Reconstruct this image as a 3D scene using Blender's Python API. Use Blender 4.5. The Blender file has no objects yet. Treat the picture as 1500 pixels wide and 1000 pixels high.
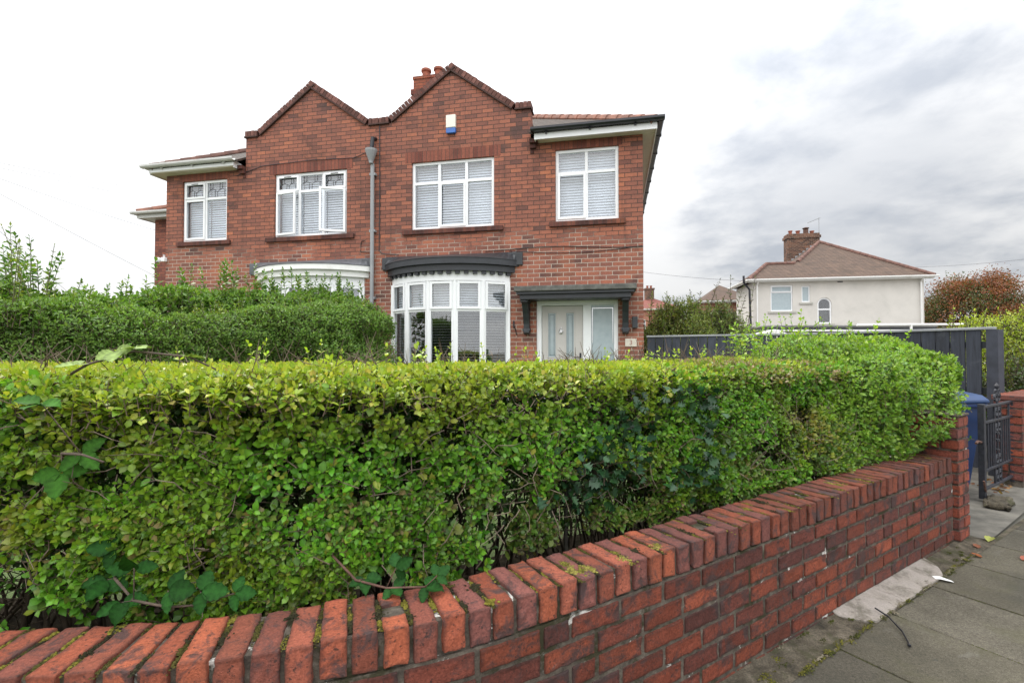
import bpy, bmesh, math, random
import numpy as np
from mathutils import Vector, Matrix
random.seed(7); rng = np.random.default_rng(11)
sc = bpy.context.scene; COL = sc.collection
R = math.radians
CAMZ = 1.48

# ------------------------------------------------------------------ objects
def tag(o, label=None, cat=None, group=None, kind=None):
    if label: o['label'] = label
    if cat: o['category'] = cat
    if group: o['group'] = group
    if kind: o['kind'] = kind
    return o

def empty(name, loc, rz=0.0, label=None, cat=None, group=None):
    o = bpy.data.objects.new(name, None); COL.objects.link(o)
    o.empty_display_size = .1
    o.location = loc; o.rotation_euler = (0, 0, rz)
    return tag(o, label, cat, group)

class MB:
    """collects shapes; build() links them as one mesh object"""
    def __init__(s): s.v = []; s.f = []; s.c = []
    def add(s, vs, fs, col=None):
        b = len(s.v); s.v.extend([tuple(p) for p in vs]); s.f.extend([tuple(i + b for i in f) for f in fs])
        s.c.extend([col or (1, 1, 1)] * len(vs)); return s
    def box(s, x0, x1, y0, y1, z0, z1, M=None, col=None):
        vs = [Vector((x, y, z)) for z in (z0, z1) for x, y in ((x0, y0), (x1, y0), (x1, y1), (x0, y1))]
        if M is not None: vs = [M @ p for p in vs]
        return s.add(vs, [(0, 3, 2, 1), (4, 5, 6, 7), (0, 1, 5, 4), (1, 2, 6, 5), (2, 3, 7, 6), (3, 0, 4, 7)], col)
    def prism(s, poly, d0, d1, ax='y', M=None, col=None):
        """poly in the plane across ax, extruded from d0 to d1"""
        def P(a, b, d): return Vector((a, d, b)) if ax == 'y' else (Vector((d, a, b)) if ax == 'x' else Vector((a, b, d)))
        n = len(poly); vs = [P(a, b, d0) for a, b in poly] + [P(a, b, d1) for a, b in poly]
        if M is not None: vs = [M @ p for p in vs]
        return s.add(vs, [tuple(range(n - 1, -1, -1)), tuple(range(n, 2 * n))] + [(i, (i + 1) % n, n + (i + 1) % n, n + i) for i in range(n)], col)
    def tube(s, pts, r, n=8, col=None, cap=True):
        pts = [Vector(p) for p in pts]; rs = r if isinstance(r, (list, tuple)) else [r] * len(pts)
        vs = []; 
        up0 = Vector((0, 0, 1))
        for i, p in enumerate(pts):
            t = (pts[min(i + 1, len(pts) - 1)] - pts[max(i - 1, 0)]).normalized()
            u = t.cross(up0)
            if u.length < .05: u = t.cross(Vector((1, 0, 0)))
            u.normalize(); w = u.cross(t)
            for k in range(n):
                a = 2 * math.pi * k / n; vs.append(p + (u * math.cos(a) + w * math.sin(a)) * rs[i])
        fs = []
        for i in range(len(pts) - 1):
            for k in range(n): fs.append((i * n + k, i * n + (k + 1) % n, (i + 1) * n + (k + 1) % n, (i + 1) * n + k))
        if cap: fs.append(tuple(range(n - 1, -1, -1))); fs.append(tuple(range((len(pts) - 1) * n, len(pts) * n)))
        return s.add(vs, fs, col)
    def lathe(s, prof, c=(0, 0, 0), n=16, col=None):
        vs = []
        for r, z in prof:
            for k in range(n):
                a = 2 * math.pi * k / n; vs.append((c[0] + r * math.cos(a), c[1] + r * math.sin(a), c[2] + z))
        m = len(prof); fs = [(i * n + k, i * n + (k + 1) % n, (i + 1) * n + (k + 1) % n, (i + 1) * n + k) for i in range(m - 1) for k in range(n)]
        fs += [tuple(range(n - 1, -1, -1)), tuple(range((m - 1) * n, m * n))]
        return s.add(vs, fs, col)
    def build(s, name, mat, parent=None, bevel=0, smooth=False, recalc=True, weld=False):
        me = bpy.data.meshes.new(name); me.from_pydata(s.v, [], s.f)
        if any(c != (1, 1, 1) for c in s.c):
            at = me.attributes.new('Col', 'FLOAT_COLOR', 'POINT')
            at.data.foreach_set('color', np.array([(*c, 1) for c in s.c], dtype=np.float32).ravel())
        if recalc or weld:
            bm = bmesh.new(); bm.from_mesh(me)
            if weld: bmesh.ops.remove_doubles(bm, verts=bm.verts, dist=1e-4)
            bmesh.ops.recalc_face_normals(bm, faces=bm.faces); bm.to_mesh(me); bm.free()
        if smooth: me.polygons.foreach_set('use_smooth', [True] * len(me.polygons))
        me.materials.append(mat)
        o = bpy.data.objects.new(name, me); COL.objects.link(o)
        if parent is not None: o.parent = parent
        if bevel:
            b = o.modifiers.new('b', 'BEVEL'); b.width = bevel; b.segments = 2; b.limit_method = 'ANGLE'; b.angle_limit = R(40)
        return o

def fast_mesh(name, V, faces_by_n, C, mat, parent=None, smooth=True):
    """V (n,3); faces_by_n list of int arrays (m,k); C (n,3) colours"""
    me = bpy.data.meshes.new(name); me.vertices.add(len(V)); me.vertices.foreach_set('co', np.ascontiguousarray(V, dtype=np.float32).ravel())
    loops = np.concatenate([f.ravel() for f in faces_by_n]); tot = np.concatenate([np.full(len(f), f.shape[1]) for f in faces_by_n])
    st = np.concatenate([[0], np.cumsum(tot)[:-1]])
    me.loops.add(len(loops)); me.loops.foreach_set('vertex_index', loops.astype(np.int32))
    me.polygons.add(len(tot)); me.polygons.foreach_set('loop_start', st.astype(np.int32))
    me.polygons.foreach_set('use_smooth', np.full(len(tot), smooth))
    me.update(calc_edges=True); me.validate()
    if C is not None:
        at = me.attributes.new('Col', 'FLOAT_COLOR', 'POINT')
        at.data.foreach_set('color', np.concatenate([C, np.ones((len(C), 1))], 1).astype(np.float32).ravel())
    me.materials.append(mat)
    o = bpy.data.objects.new(name, me); COL.objects.link(o)
    if parent is not None: o.parent = parent
    return o

# ------------------------------------------------------------------ node helper
class NT:
    def __init__(s, tree): s.t = tree; s.n = tree.nodes; s.l = tree.links
    def node(s, typ, **kw):
        n = s.n.new(typ)
        for k, v in kw.items(): setattr(n, k, v)
        return n
    def put(s, sock, v):
        if isinstance(v, bpy.types.NodeSocket): s.l.new(v, sock)
        elif v is not None: sock.default_value = v
    def m(s, op, a, b=None, c=None, clamp=False):
        n = s.node('ShaderNodeMath', operation=op, use_clamp=clamp); s.put(n.inputs[0], a)
        if b is not None: s.put(n.inputs[1], b)
        if c is not None: s.put(n.inputs[2], c)
        return n.outputs[0]
    def mix(s, f, a, b, blend='MIX'):
        n = s.node('ShaderNodeMix', data_type='RGBA', blend_type=blend); s.put(n.inputs[0], f)
        s.put(n.inputs[6], (*a, 1) if isinstance(a, tuple) else a); s.put(n.inputs[7], (*b, 1) if isinstance(b, tuple) else b)
        return n.outputs[2]
    def noise(s, vec, scale, detail=4, rough=.55, dist=0.0, out=0):
        n = s.node('ShaderNodeTexNoise'); s.put(n.inputs['Vector'], vec); n.inputs['Scale'].default_value = scale
        n.inputs['Detail'].default_value = detail; n.inputs['Roughness'].default_value = rough; n.inputs['Distortion'].default_value = dist
        return n.outputs[out]
    def ramp(s, f, stops, interp='LINEAR'):
        n = s.node('ShaderNodeValToRGB'); s.put(n.inputs[0], f); cr = n.color_ramp; cr.interpolation = interp
        while len(cr.elements) < len(stops): cr.elements.new(.5)
        for e, (p, c) in zip(cr.elements, stops):
            e.position = p; e.color = (*c, 1) if isinstance(c, tuple) else (c, c, c, 1)
        return n.outputs[0]
    def smooth(s, v, a, b):
        n = s.node('ShaderNodeMapRange', interpolation_type='SMOOTHSTEP'); s.put(n.inputs[0], v)
        n.inputs[1].default_value = a; n.inputs[2].default_value = b; return n.outputs[0]
    def sep(s, v):
        n = s.node('ShaderNodeSeparateXYZ'); s.put(n.inputs[0], v); return n.outputs
    def comb(s, x=0., y=0., z=0.):
        n = s.node('ShaderNodeCombineXYZ'); s.put(n.inputs[0], x); s.put(n.inputs[1], y); s.put(n.inputs[2], z); return n.outputs[0]
    def bump(s, h, strength=.5, dist=.01):
        n = s.node('ShaderNodeBump'); s.put(n.inputs['Height'], h); n.inputs['Strength'].default_value = strength; n.inputs['Distance'].default_value = dist
        return n.outputs[0]

def new_mat(name):
    m = bpy.data.materials.new(name); m.use_nodes = True; t = NT(m.node_tree)
    b = t.n['Principled BSDF']; return m, t, b
def obj_co(t): return t.node('ShaderNodeTexCoord').outputs['Object']

def plain(name, col, rough=.5, var=.15, scale=6, bump=0.0, metal=0, dirt=None, bscale=40, spec=.5):
    m, t, b = new_mat(name); co = obj_co(t); n = t.noise(co, scale, 6, .6)
    lo = tuple(c * (1 - var) for c in col); hi = tuple(min(1, c * (1 + var)) for c in col)
    c = t.mix(t.smooth(n, .3, .7), lo, hi)
    if dirt:
        d = t.noise(co, scale * .6, 8, .7, .6); c = t.mix(t.m('MULTIPLY', t.smooth(d, .5, .75), dirt[1]), c, dirt[0])
    t.put(b.inputs['Base Color'], c); b.inputs['Metallic'].default_value = metal; b.inputs['Specular IOR Level'].default_value = spec
    t.put(b.inputs['Roughness'], t.m('ADD', t.m('MULTIPLY', n, .2), rough - .1))
    if bump: t.put(b.inputs['Normal'], t.bump(t.noise(co, bscale, 5, .6), bump, .01))
    return m

def brick_mat(name, course=.0863, length=.24, joint=.012, pal=None, light=None, soldier=False, dark=0.0):
    """procedural stretcher-bond brickwork in the object's own metres"""
    m, t, b = new_mat(name); co = obj_co(t); x, y, z = t.sep(co)
    wob = t.noise(co, 30, 2, .5); wob = t.m('MULTIPLY', t.m('SUBTRACT', wob, .5), .012)
    h = t.m('ADD', t.m('ADD', x, y), 50.0); v = z
    if soldier: h, v = v, h
    v = t.m('ADD', v, wob); h = t.m('ADD', h, wob)
    vv = t.m('DIVIDE', v, course); row = t.m('FLOOR', vv)
    hh = t.m('ADD', t.m('DIVIDE', h, length), t.m('MULTIPLY', t.m('MODULO', row, 2.0), 0.0 if soldier else .5)); colm = t.m('FLOOR', hh)
    dv = t.m('MULTIPLY', t.m('FRACT', vv), course); dh = t.m('MULTIPLY', t.m('FRACT', hh), length)
    if soldier: dh = t.m('ADD', dh, 1.0)
    d = t.m('MINIMUM', dv, dh)
    body = t.smooth(d, joint * .75, joint * 1.15)          # 1 on brick, 0 in joint
    wn = t.node('ShaderNodeTexWhiteNoise', noise_dimensions='2D'); t.put(wn.inputs['Vector'], t.comb(colm, row)); rnd = wn.outputs['Value']
    wn2 = t.node('ShaderNodeTexWhiteNoise', noise_dimensions='3D'); t.put(wn2.inputs['Vector'], t.comb(colm, row, 7.3)); rnd2 = wn2.outputs['Value']
    pal = pal or [(0, (.095, .054, .047)), (.10, (.15, .068, .054)), (.2, (.215, .088, .064)), (.55, (.285, .110, .074)), (.85, (.345, .128, .08)), (1, (.46, .165, .086))]
    big = t.noise(co, .55, 5, .6, .5)
    sel = t.m('ADD', t.m('MULTIPLY', rnd, .8), t.m('MULTIPLY', t.m('SUBTRACT', big, .4 + dark), .8), clamp=True)
    bc = t.ramp(sel, pal)
    fine = t.noise(co, 45, 6, .7); bc = t.mix(1, bc, t.ramp(fine, [(.25, .6), (.75, 1.3)]), 'MULTIPLY')
    st = t.noise(co, 1.6, 9, .72, .8); stain = t.smooth(st, .52, .7)
    bc = t.mix(t.m('MULTIPLY', stain, .55), bc, (.07, .035, .028))
    sk = t.noise(t.comb(t.m('MULTIPLY', h, 3.2), 0., t.m('MULTIPLY', z, .33)), 1.6, 5, .6); bc = t.mix(t.m('MULTIPLY', t.smooth(sk, .52, .74), .42), bc, (.075, .042, .035))
    pt_ = t.noise(co, .9, 3, .5); bc = t.mix(t.m('MULTIPLY', t.smooth(pt_, .56, .66), .30), bc, (.44, .15, .07))
    # mortar: dark weathered, light where re-pointed
    lm = t.noise(co, .8, 6, .65, .4)
    if light is None: lf = t.smooth(lm, .5, .7)
    else: lf = t.m('MULTIPLY', t.smooth(t.m('ADD', lm, t.m('MULTIPLY', t.m('SUBTRACT', light, z), .28)), .42, .62), .85)
    mc = t.mix(lf, (.075, .048, .038), (.47, .39, .32))
    c = t.mix(body, mc, bc)
    t.put(b.inputs['Base Color'], c); b.inputs['Roughness'].default_value = .82; b.inputs['Specular IOR Level'].default_value = .3
    hgt = t.m('ADD', t.m('MULTIPLY', body, .8), t.m('ADD', t.m('MULTIPLY', fine, .35), t.m('MULTIPLY', rnd2, .35)))
    t.put(b.inputs['Normal'], t.bump(hgt, .7, .006))
    return m

def tile_mat(name, cols, pitch=.17, width=.19, moss=0.3):
    m, t, b = new_mat(name); co = obj_co(t); x, y, z = t.sep(co)
    v = t.m('DIVIDE', z, pitch * .5); row = t.m('FLOOR', v)
    h = t.m('ADD', t.m('DIVIDE', t.m('ADD', t.m('ADD', x, y), 60.), width), t.m('MULTIPLY', t.m('MODULO', row, 2.), .5)); cm = t.m('FLOOR', h)
    wn = t.node('ShaderNodeTexWhiteNoise', noise_dimensions='2D'); t.put(wn.inputs['Vector'], t.comb(cm, row))
    c = t.ramp(wn.outputs['Value'], [(i / (len(cols) - 1), q) for i, q in enumerate(cols)])
    n = t.noise(co, 1.2, 8, .7, .4); c = t.mix(t.m('MULTIPLY', t.smooth(n, .5, .68), moss), c, (.035, .032, .022))
    fv = t.m('FRACT', v); edge = t.smooth(fv, .0, .16); gap = t.smooth(t.m('FRACT', h), .0, .07)
    c = t.mix(t.m('MULTIPLY', edge, gap), (.02, .015, .012), c)
    t.put(b.inputs['Base Color'], c); b.inputs['Roughness'].default_value = .85; b.inputs['Specular IOR Level'].default_value = .25
    t.put(b.inputs['Normal'], t.bump(t.m('ADD', t.m('MULTIPLY', t.m('SUBTRACT', 1., fv), gap), t.m('MULTIPLY', t.noise(co, 40, 4), .3)), .8, .02))
    return m

def attr_mat(name, rough=.45, trans=0.0, nscale=60, bump=.0, var=.25, spec=.5, stain=None, masonry=False):
    m, t, b = new_mat(name); a = t.node('ShaderNodeAttribute', attribute_name='Col'); co = obj_co(t)
    n = t.noise(co, nscale, 5, .65); c = t.mix(1, a.outputs['Color'], t.ramp(n, [(.25, 1 - var), (.75, 1 + var)]), 'MULTIPLY')
    if stain:
        s1 = t.noise(co, stain[1], 8, .72, .6); c = t.mix(t.m('MULTIPLY', t.smooth(s1, stain[3], stain[4]), stain[2]), c, stain[0])
    if masonry:                                          # pits, soot at the arrises, lime bloom, lichen
        pit = t.noise(co, 70, 3, .6); c = t.mix(t.m('MULTIPLY', t.smooth(pit, .60, .68), .75), c, (.03, .022, .02))
        bl = t.noise(co, 6.5, 9, .78, 1.0); c = t.mix(t.m('MULTIPLY', t.smooth(bl, .62, .74), .22), c, (.42, .36, .33))
        dk = t.noise(co, 1.3, 6, .6, .4); c = t.mix(t.m('MULTIPLY', t.smooth(dk, .45, .65), .35), c, (.06, .034, .028))
        mg = t.noise(co, 11, 7, .75, .5); c = t.mix(t.m('MULTIPLY', t.smooth(mg, .66, .72), .7), c, (.055, .05, .018))
    t.put(b.inputs['Base Color'], c); b.inputs['Roughness'].default_value = rough; b.inputs['Specular IOR Level'].default_value = spec
    if bump: t.put(b.inputs['Normal'], t.bump(t.noise(co, nscale * 1.5, 6, .7), bump, .006))
    if trans:
        tr = t.node('ShaderNodeBsdfTranslucent'); t.put(tr.inputs['Color'], t.mix(1, c, (1.5, 1.6, .6), 'MULTIPLY'))
        mx = t.node('ShaderNodeMixShader'); mx.inputs[0].default_value = trans
        t.l.new(b.outputs[0], mx.inputs[1]); t.l.new(tr.outputs[0], mx.inputs[2]); t.l.new(mx.outputs[0], t.n['Material Output'].inputs['Surface'])
    return m

def glass_mat(name, tint=(.93, .95, .97), refl=1.0, obscure=0.0):
    m, t, b = new_mat(name)
    tr = t.node('ShaderNodeBsdfTransparent'); tr.inputs['Color'].default_value = (*tint, 1)
    gl = t.node('ShaderNodeBsdfGlossy'); gl.inputs['Roughness'].default_value = .02
    co = obj_co(t); t.put(gl.inputs['Normal'], t.bump(t.noise(co, 1.4, 2), .06, .05))
    lw = t.node('ShaderNodeLayerWeight'); lw.inputs['Blend'].default_value = .5
    F_ = t.m('ADD', .10, t.m('MULTIPLY', t.m('POWER', lw.outputs['Facing'], 4.), .92))
    mx = t.node('ShaderNodeMixShader'); t.put(mx.inputs[0], t.m('MULTIPLY', F_, refl, clamp=True))
    base = tr.outputs[0]
    if obscure:
        df = t.node('ShaderNodeBsdfDiffuse'); t.put(df.inputs['Color'], t.mix(t.noise(co, 9, 5, .6), (.30, .37, .40), (.46, .53, .55)))
        m2 = t.node('ShaderNodeMixShader'); m2.inputs[0].default_value = obscure; t.l.new(base, m2.inputs[1]); t.l.new(df.outputs[0], m2.inputs[2]); base = m2.outputs[0]
    t.l.new(base, mx.inputs[1]); t.l.new(gl.outputs[0], mx.inputs[2]); t.l.new(mx.outputs[0], t.n['Material Output'].inputs['Surface'])
    return m

# ------------------------------------------------------------------ materials
M = {}
M['brick'] = brick_mat('house_brick', light=3.75, joint=.0135)
M['brick_side'] = brick_mat('extension_brick', light=-5., pal=[(0, (.14, .05, .04)), (.3, (.22, .078, .054)), (.7, (.28, .095, .062)), (1, (.35, .12, .07))])
M['soldier'] = brick_mat('soldier_brick', soldier=True, length=9., joint=.010, light=-9., pal=[(0, (.11, .034, .026)), (.4, (.20, .067, .047)), (1, (.27, .09, .057))])
M['sillbrick'] = brick_mat('sill_brick', soldier=True, length=9., joint=.010, light=-9., pal=[(0, (.045, .021, .018)), (.5, (.095, .036, .028)), (1, (.15, .055, .04))])
M['coping'] = attr_mat('gable_coping_brick', .85, nscale=40, bump=.5, var=.4, spec=.25, stain=((.05, .032, .028), 3., .45, .48, .65))
M['chimney'] = brick_mat('chimney_brick', light=-9., pal=[(0, (.12, .035, .028)), (.5, (.22, .06, .038)), (1, (.28, .078, .045))])
M['chimney_far'] = brick_mat('old_chimney_brick', light=20, joint=.008, pal=[(0, (.03, .02, .016)), (.5, (.09, .045, .03)), (1, (.17, .08, .045))])
M['pot'] = plain('terracotta_pot', (.25, .075, .042), .8, .25, 8, .3)
M['roof'] = tile_mat('roof_tiles', [(.042, .034, .029), (.06, .045, .037), (.05, .041, .034), (.075, .052, .041)], moss=.6)
M['roof_white'] = tile_mat('far_roof_tiles', [(.085, .062, .05), (.115, .078, .06), (.10, .07, .055), (.13, .088, .066)], pitch=.2, width=.25, moss=.35)
M['ridge'] = plain('ridge_tile', (.23, .105, .072), .85, .35, 5, .4, dirt=((.06, .05, .035), .6))
M['ridge_dark'] = plain('old_ridge_tile', (.13, .065, .05), .85, .35, 5, .4, dirt=((.05, .04, .03), .6))
M['white'] = plain('white_upvc', (.80, .81, .82), .35, .02, 3, dirt=((.62, .62, .58), .25))
M['whitepaint'] = plain('white_paint', (.78, .78, .76), .45, .03, 3, dirt=((.5, .49, .44), .35))
M['greygutter'] = plain('shade_grey_gutter', (.52, .52, .50), .45, .08, 4, dirt=((.25, .25, .22), .5))  # white gutter greyed: eave shading put into the colour, dirt over it
M['cream'] = plain('cream_soffit', (.62, .58, .47), .5, .05, 3)
M['black'] = plain('black_plastic', (.012, .013, .018), .35, .3, 8)
M['anthracite'] = plain('anthracite_paint', (.022, .025, .030), .42, .25, 5, dirt=((.07, .075, .075), .35))
M['lead'] = plain('lead_sheet', (.085, .09, .10), .55, .35, 4, .2, dirt=((.2, .2, .2), .3))
M['greypipe'] = plain('grey_plastic_pipe', (.27, .28, .29), .45, .08, 5)
M['stoneslab'] = plain('weathered_slab', (.105, .105, .095), .85, .35, 7, .4, dirt=((.22, .2, .15), .35))
M['door'] = plain('pale_grey_door', (.51, .485, .46), .42, .04, 3)
M['glass'] = glass_mat('window_glass')
M['glass_bay'] = glass_mat('bay_glass', (.92, .94, .95), 1.6)
M['obscure'] = glass_mat('obscure_glass', (.7, .8, .82), .5, .9)
M['blind'] = plain('blind_slats', (.80, .82, .85), .5, .03, 3)
M['leading'] = plain('lead_came', (.03, .03, .035), .5, .2, 10)
M['chrome'] = plain('chrome', (.6, .6, .6), .2, .05, 10, metal=1)
M['alarmwhite'] = plain('alarm_white', (.72, .70, .62), .45, .04, 6)
M['blue'] = plain('alarm_blue', (.03, .12, .40), .3, .1, 6)
M['plaque'] = plain('stone_plaque', (.58, .53, .45), .7, .08, 20)
M['engraved'] = plain('engraved_red', (.28, .11, .09), .7, .1, 20)
M['interior'] = plain('dark_interior', (.05, .05, .05), .9, .1, 3)  # room darkness put into the near-black colour of the inner walls
M['iron'] = plain('black_iron', (.022, .024, .032), .5, .35, 25, .25, dirt=((.06, .035, .025), .35))
M['rust'] = plain('rusty_iron', (.10, .05, .035), .8, .4, 30, .4)
M['binblue'] = plain('bin_blue', (.012, .036, .12), .45, .12, 5, dirt=((.05, .07, .12), .4))
M['binlid'] = plain('bin_lid_blue', (.011, .037, .11), .45, .12, 5, dirt=((.035, .07, .14), .4))
M['render'] = plain('white_render', (.56, .535, .495), .9, .05, 1.2, .25, dirt=((.40, .39, .35), .5), bscale=25)
M['sillconc'] = plain('concrete_sill', (.40, .39, .35), .9, .1, 8, .2)
M['felt'] = plain('felt_roof', (.17, .17, .165), .9, .15, 2, .3)
M['garagewall'] = plain('garage_block', (.36, .35, .32), .9, .1, 3, .2)
M['orange_brick'] = brick_mat('orange_brick', light=20., pal=[(0, (.26, .10, .06)), (.5, (.36, .14, .085)), (1, (.44, .18, .11))])
M['red_tile'] = tile_mat('red_roof_tiles', [(.19, .07, .055), (.23, .085, .066), (.16, .06, .05)], moss=.2)
M['white_plastic'] = plain('white_plastic', (.75, .75, .73), .4, .04, 4, dirt=((.5, .5, .45), .3))
M['bark'] = plain('bark', (.085, .062, .045), .9, .35, 18, .6)
M['twig'] = attr_mat('twig_bark', .85, nscale=50, var=.35, spec=.25)
M['leaf'] = attr_mat('privet_leaf', .36, .28, 25, var=.25, spec=.36)
M['leaf_far'] = attr_mat('garden_leaf', .42, .25, 12, var=.2, spec=.45)
M['leaf_tree'] = attr_mat('tree_leaf', .55, .25, 4, var=.2, spec=.3)
M['holly'] = attr_mat('holly_leaf', .33, .08, 40, var=.3, spec=.35)
M['bramble'] = attr_mat('bramble_leaf', .55, .2, 60, var=.35, bump=.5, spec=.10)
M['moss'] = attr_mat('moss', .95, 0, 200, var=.45, bump=.5, spec=.1)
M['brickface'] = attr_mat('wall_brick', .8, 0, 110, .8, .5, .25, stain=((.045, .033, .032), 7., .85, .47, .62), masonry=True)
M['coping_face'] = attr_mat('coping_brick', .75, 0, 120, .8, .45, .3, stain=((.055, .04, .04), 9., .85, .50, .63), masonry=True)
M['wire'] = plain('overhead_wire', (.10, .10, .11), .6, .1, 5)

# ------------------------------------------------------------------ house frame
TH = R(11.9); ex = Vector((math.cos(TH), -math.sin(TH), 0)); ey = Vector((math.sin(TH), math.cos(TH), 0))
CORNER = Vector((193 / 708 * 9.3, 9.3, 0)); HW = 5.55
PARTY = CORNER - ex * HW
G = .2                                                       # garden level
EAVE = 5.67; TANP = .58

def facade(xa, xb, holes, top, z0, mat, parent, name='wall', thick=.25, sx=1, extra_x=()):
    """front wall with rectangular openings; top is a list of (x, z)"""
    xs = sorted(set([xa, xb] + [h[0] for h in holes] + [h[1] for h in holes] + [p[0] for p in top if xa < p[0] < xb] + list(extra_x)))
    def tz(x):
        for (a, za), (b, zb) in zip(top, top[1:]):
            if a - 1e-9 <= x <= b + 1e-9: return za + (zb - za) * (x - a) / (b - a)
        return top[-1][1]
    mb = MB()
    for a, b in zip(xs, xs[1:]):
        mid = (a + b) / 2; hs = sorted([h for h in holes if h[0] < mid < h[1]], key=lambda h: h[2])
        cur = z0
        segs = []
        for h in hs:
            if h[2] > cur + 1e-6: segs.append((cur, cur, h[2], h[2]))
            cur = h[3]
        segs.append((cur, cur, tz(a + 1e-7), tz(b - 1e-7)))
        for c0, c1, d0, d1 in segs:
            mb.add([(sx * a, 0, c0), (sx * b, 0, c1), (sx * b, 0, d1), (sx * a, 0, d0)], [(0, 1, 2, 3)])
            mb.add([(sx * a, thick, c0), (sx * b, thick, c1), (sx * b, thick, d1), (sx * a, thick, d0)], [(3, 2, 1, 0)])
        mb.add([(sx * a, 0, tz(a + 1e-7)), (sx * b, 0, tz(b - 1e-7)), (sx * b, thick, tz(b - 1e-7)), (sx * a, thick, tz(a + 1e-7))], [(0, 1, 2, 3)])
    for h in holes:
        a, b, c, d = h
        for q in ([(a, c), (a, d)], [(b, c), (b, d)], [(a, c), (b, c)], [(a, d), (b, d)]):
            (p, r), (s_, u) = q
            mb.add([(sx * p, 0, r), (sx * s_, 0, u), (sx * s_, thick, u), (sx * p, thick, r)], [(0, 1, 2, 3)])
    for x in (xa, xb):
        zt = tz(x + (1e-7 if x == xa else -1e-7)); mb.add([(sx * x, 0, z0), (sx * x, thick, z0), (sx * x, thick, zt), (sx * x, 0, zt)], [(0, 1, 2, 3)])
    return mb

def rot_about(p, ang):
    return Matrix.Translation(p) @ Matrix.Rotation(ang, 4, 'Z') @ Matrix.Translation(-Vector(p))

def slats(mb, x0, x1, z0, z1, y, pitch=.055, w=.058, tilt=62, M_=None):
    n = int((z1 - z0) / pitch); c = math.cos(R(tilt)) * w / 2; s = math.sin(R(tilt)) * w / 2
    for i in range(n):
        z = z1 - (i + .5) * pitch + random.uniform(-.002, .002)
        vs = [Vector((x0, y - c, z - s)), Vector((x1, y - c, z - s)), Vector((x1, y, z + .004)), Vector((x0, y, z + .004)), Vector((x1, y + c, z + s)), Vector((x0, y + c, z + s))]
        if M_ is not None: vs = [M_ @ v for v in vs]
        mb.add(vs, [(0, 1, 2, 3), (3, 2, 4, 5)])

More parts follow.
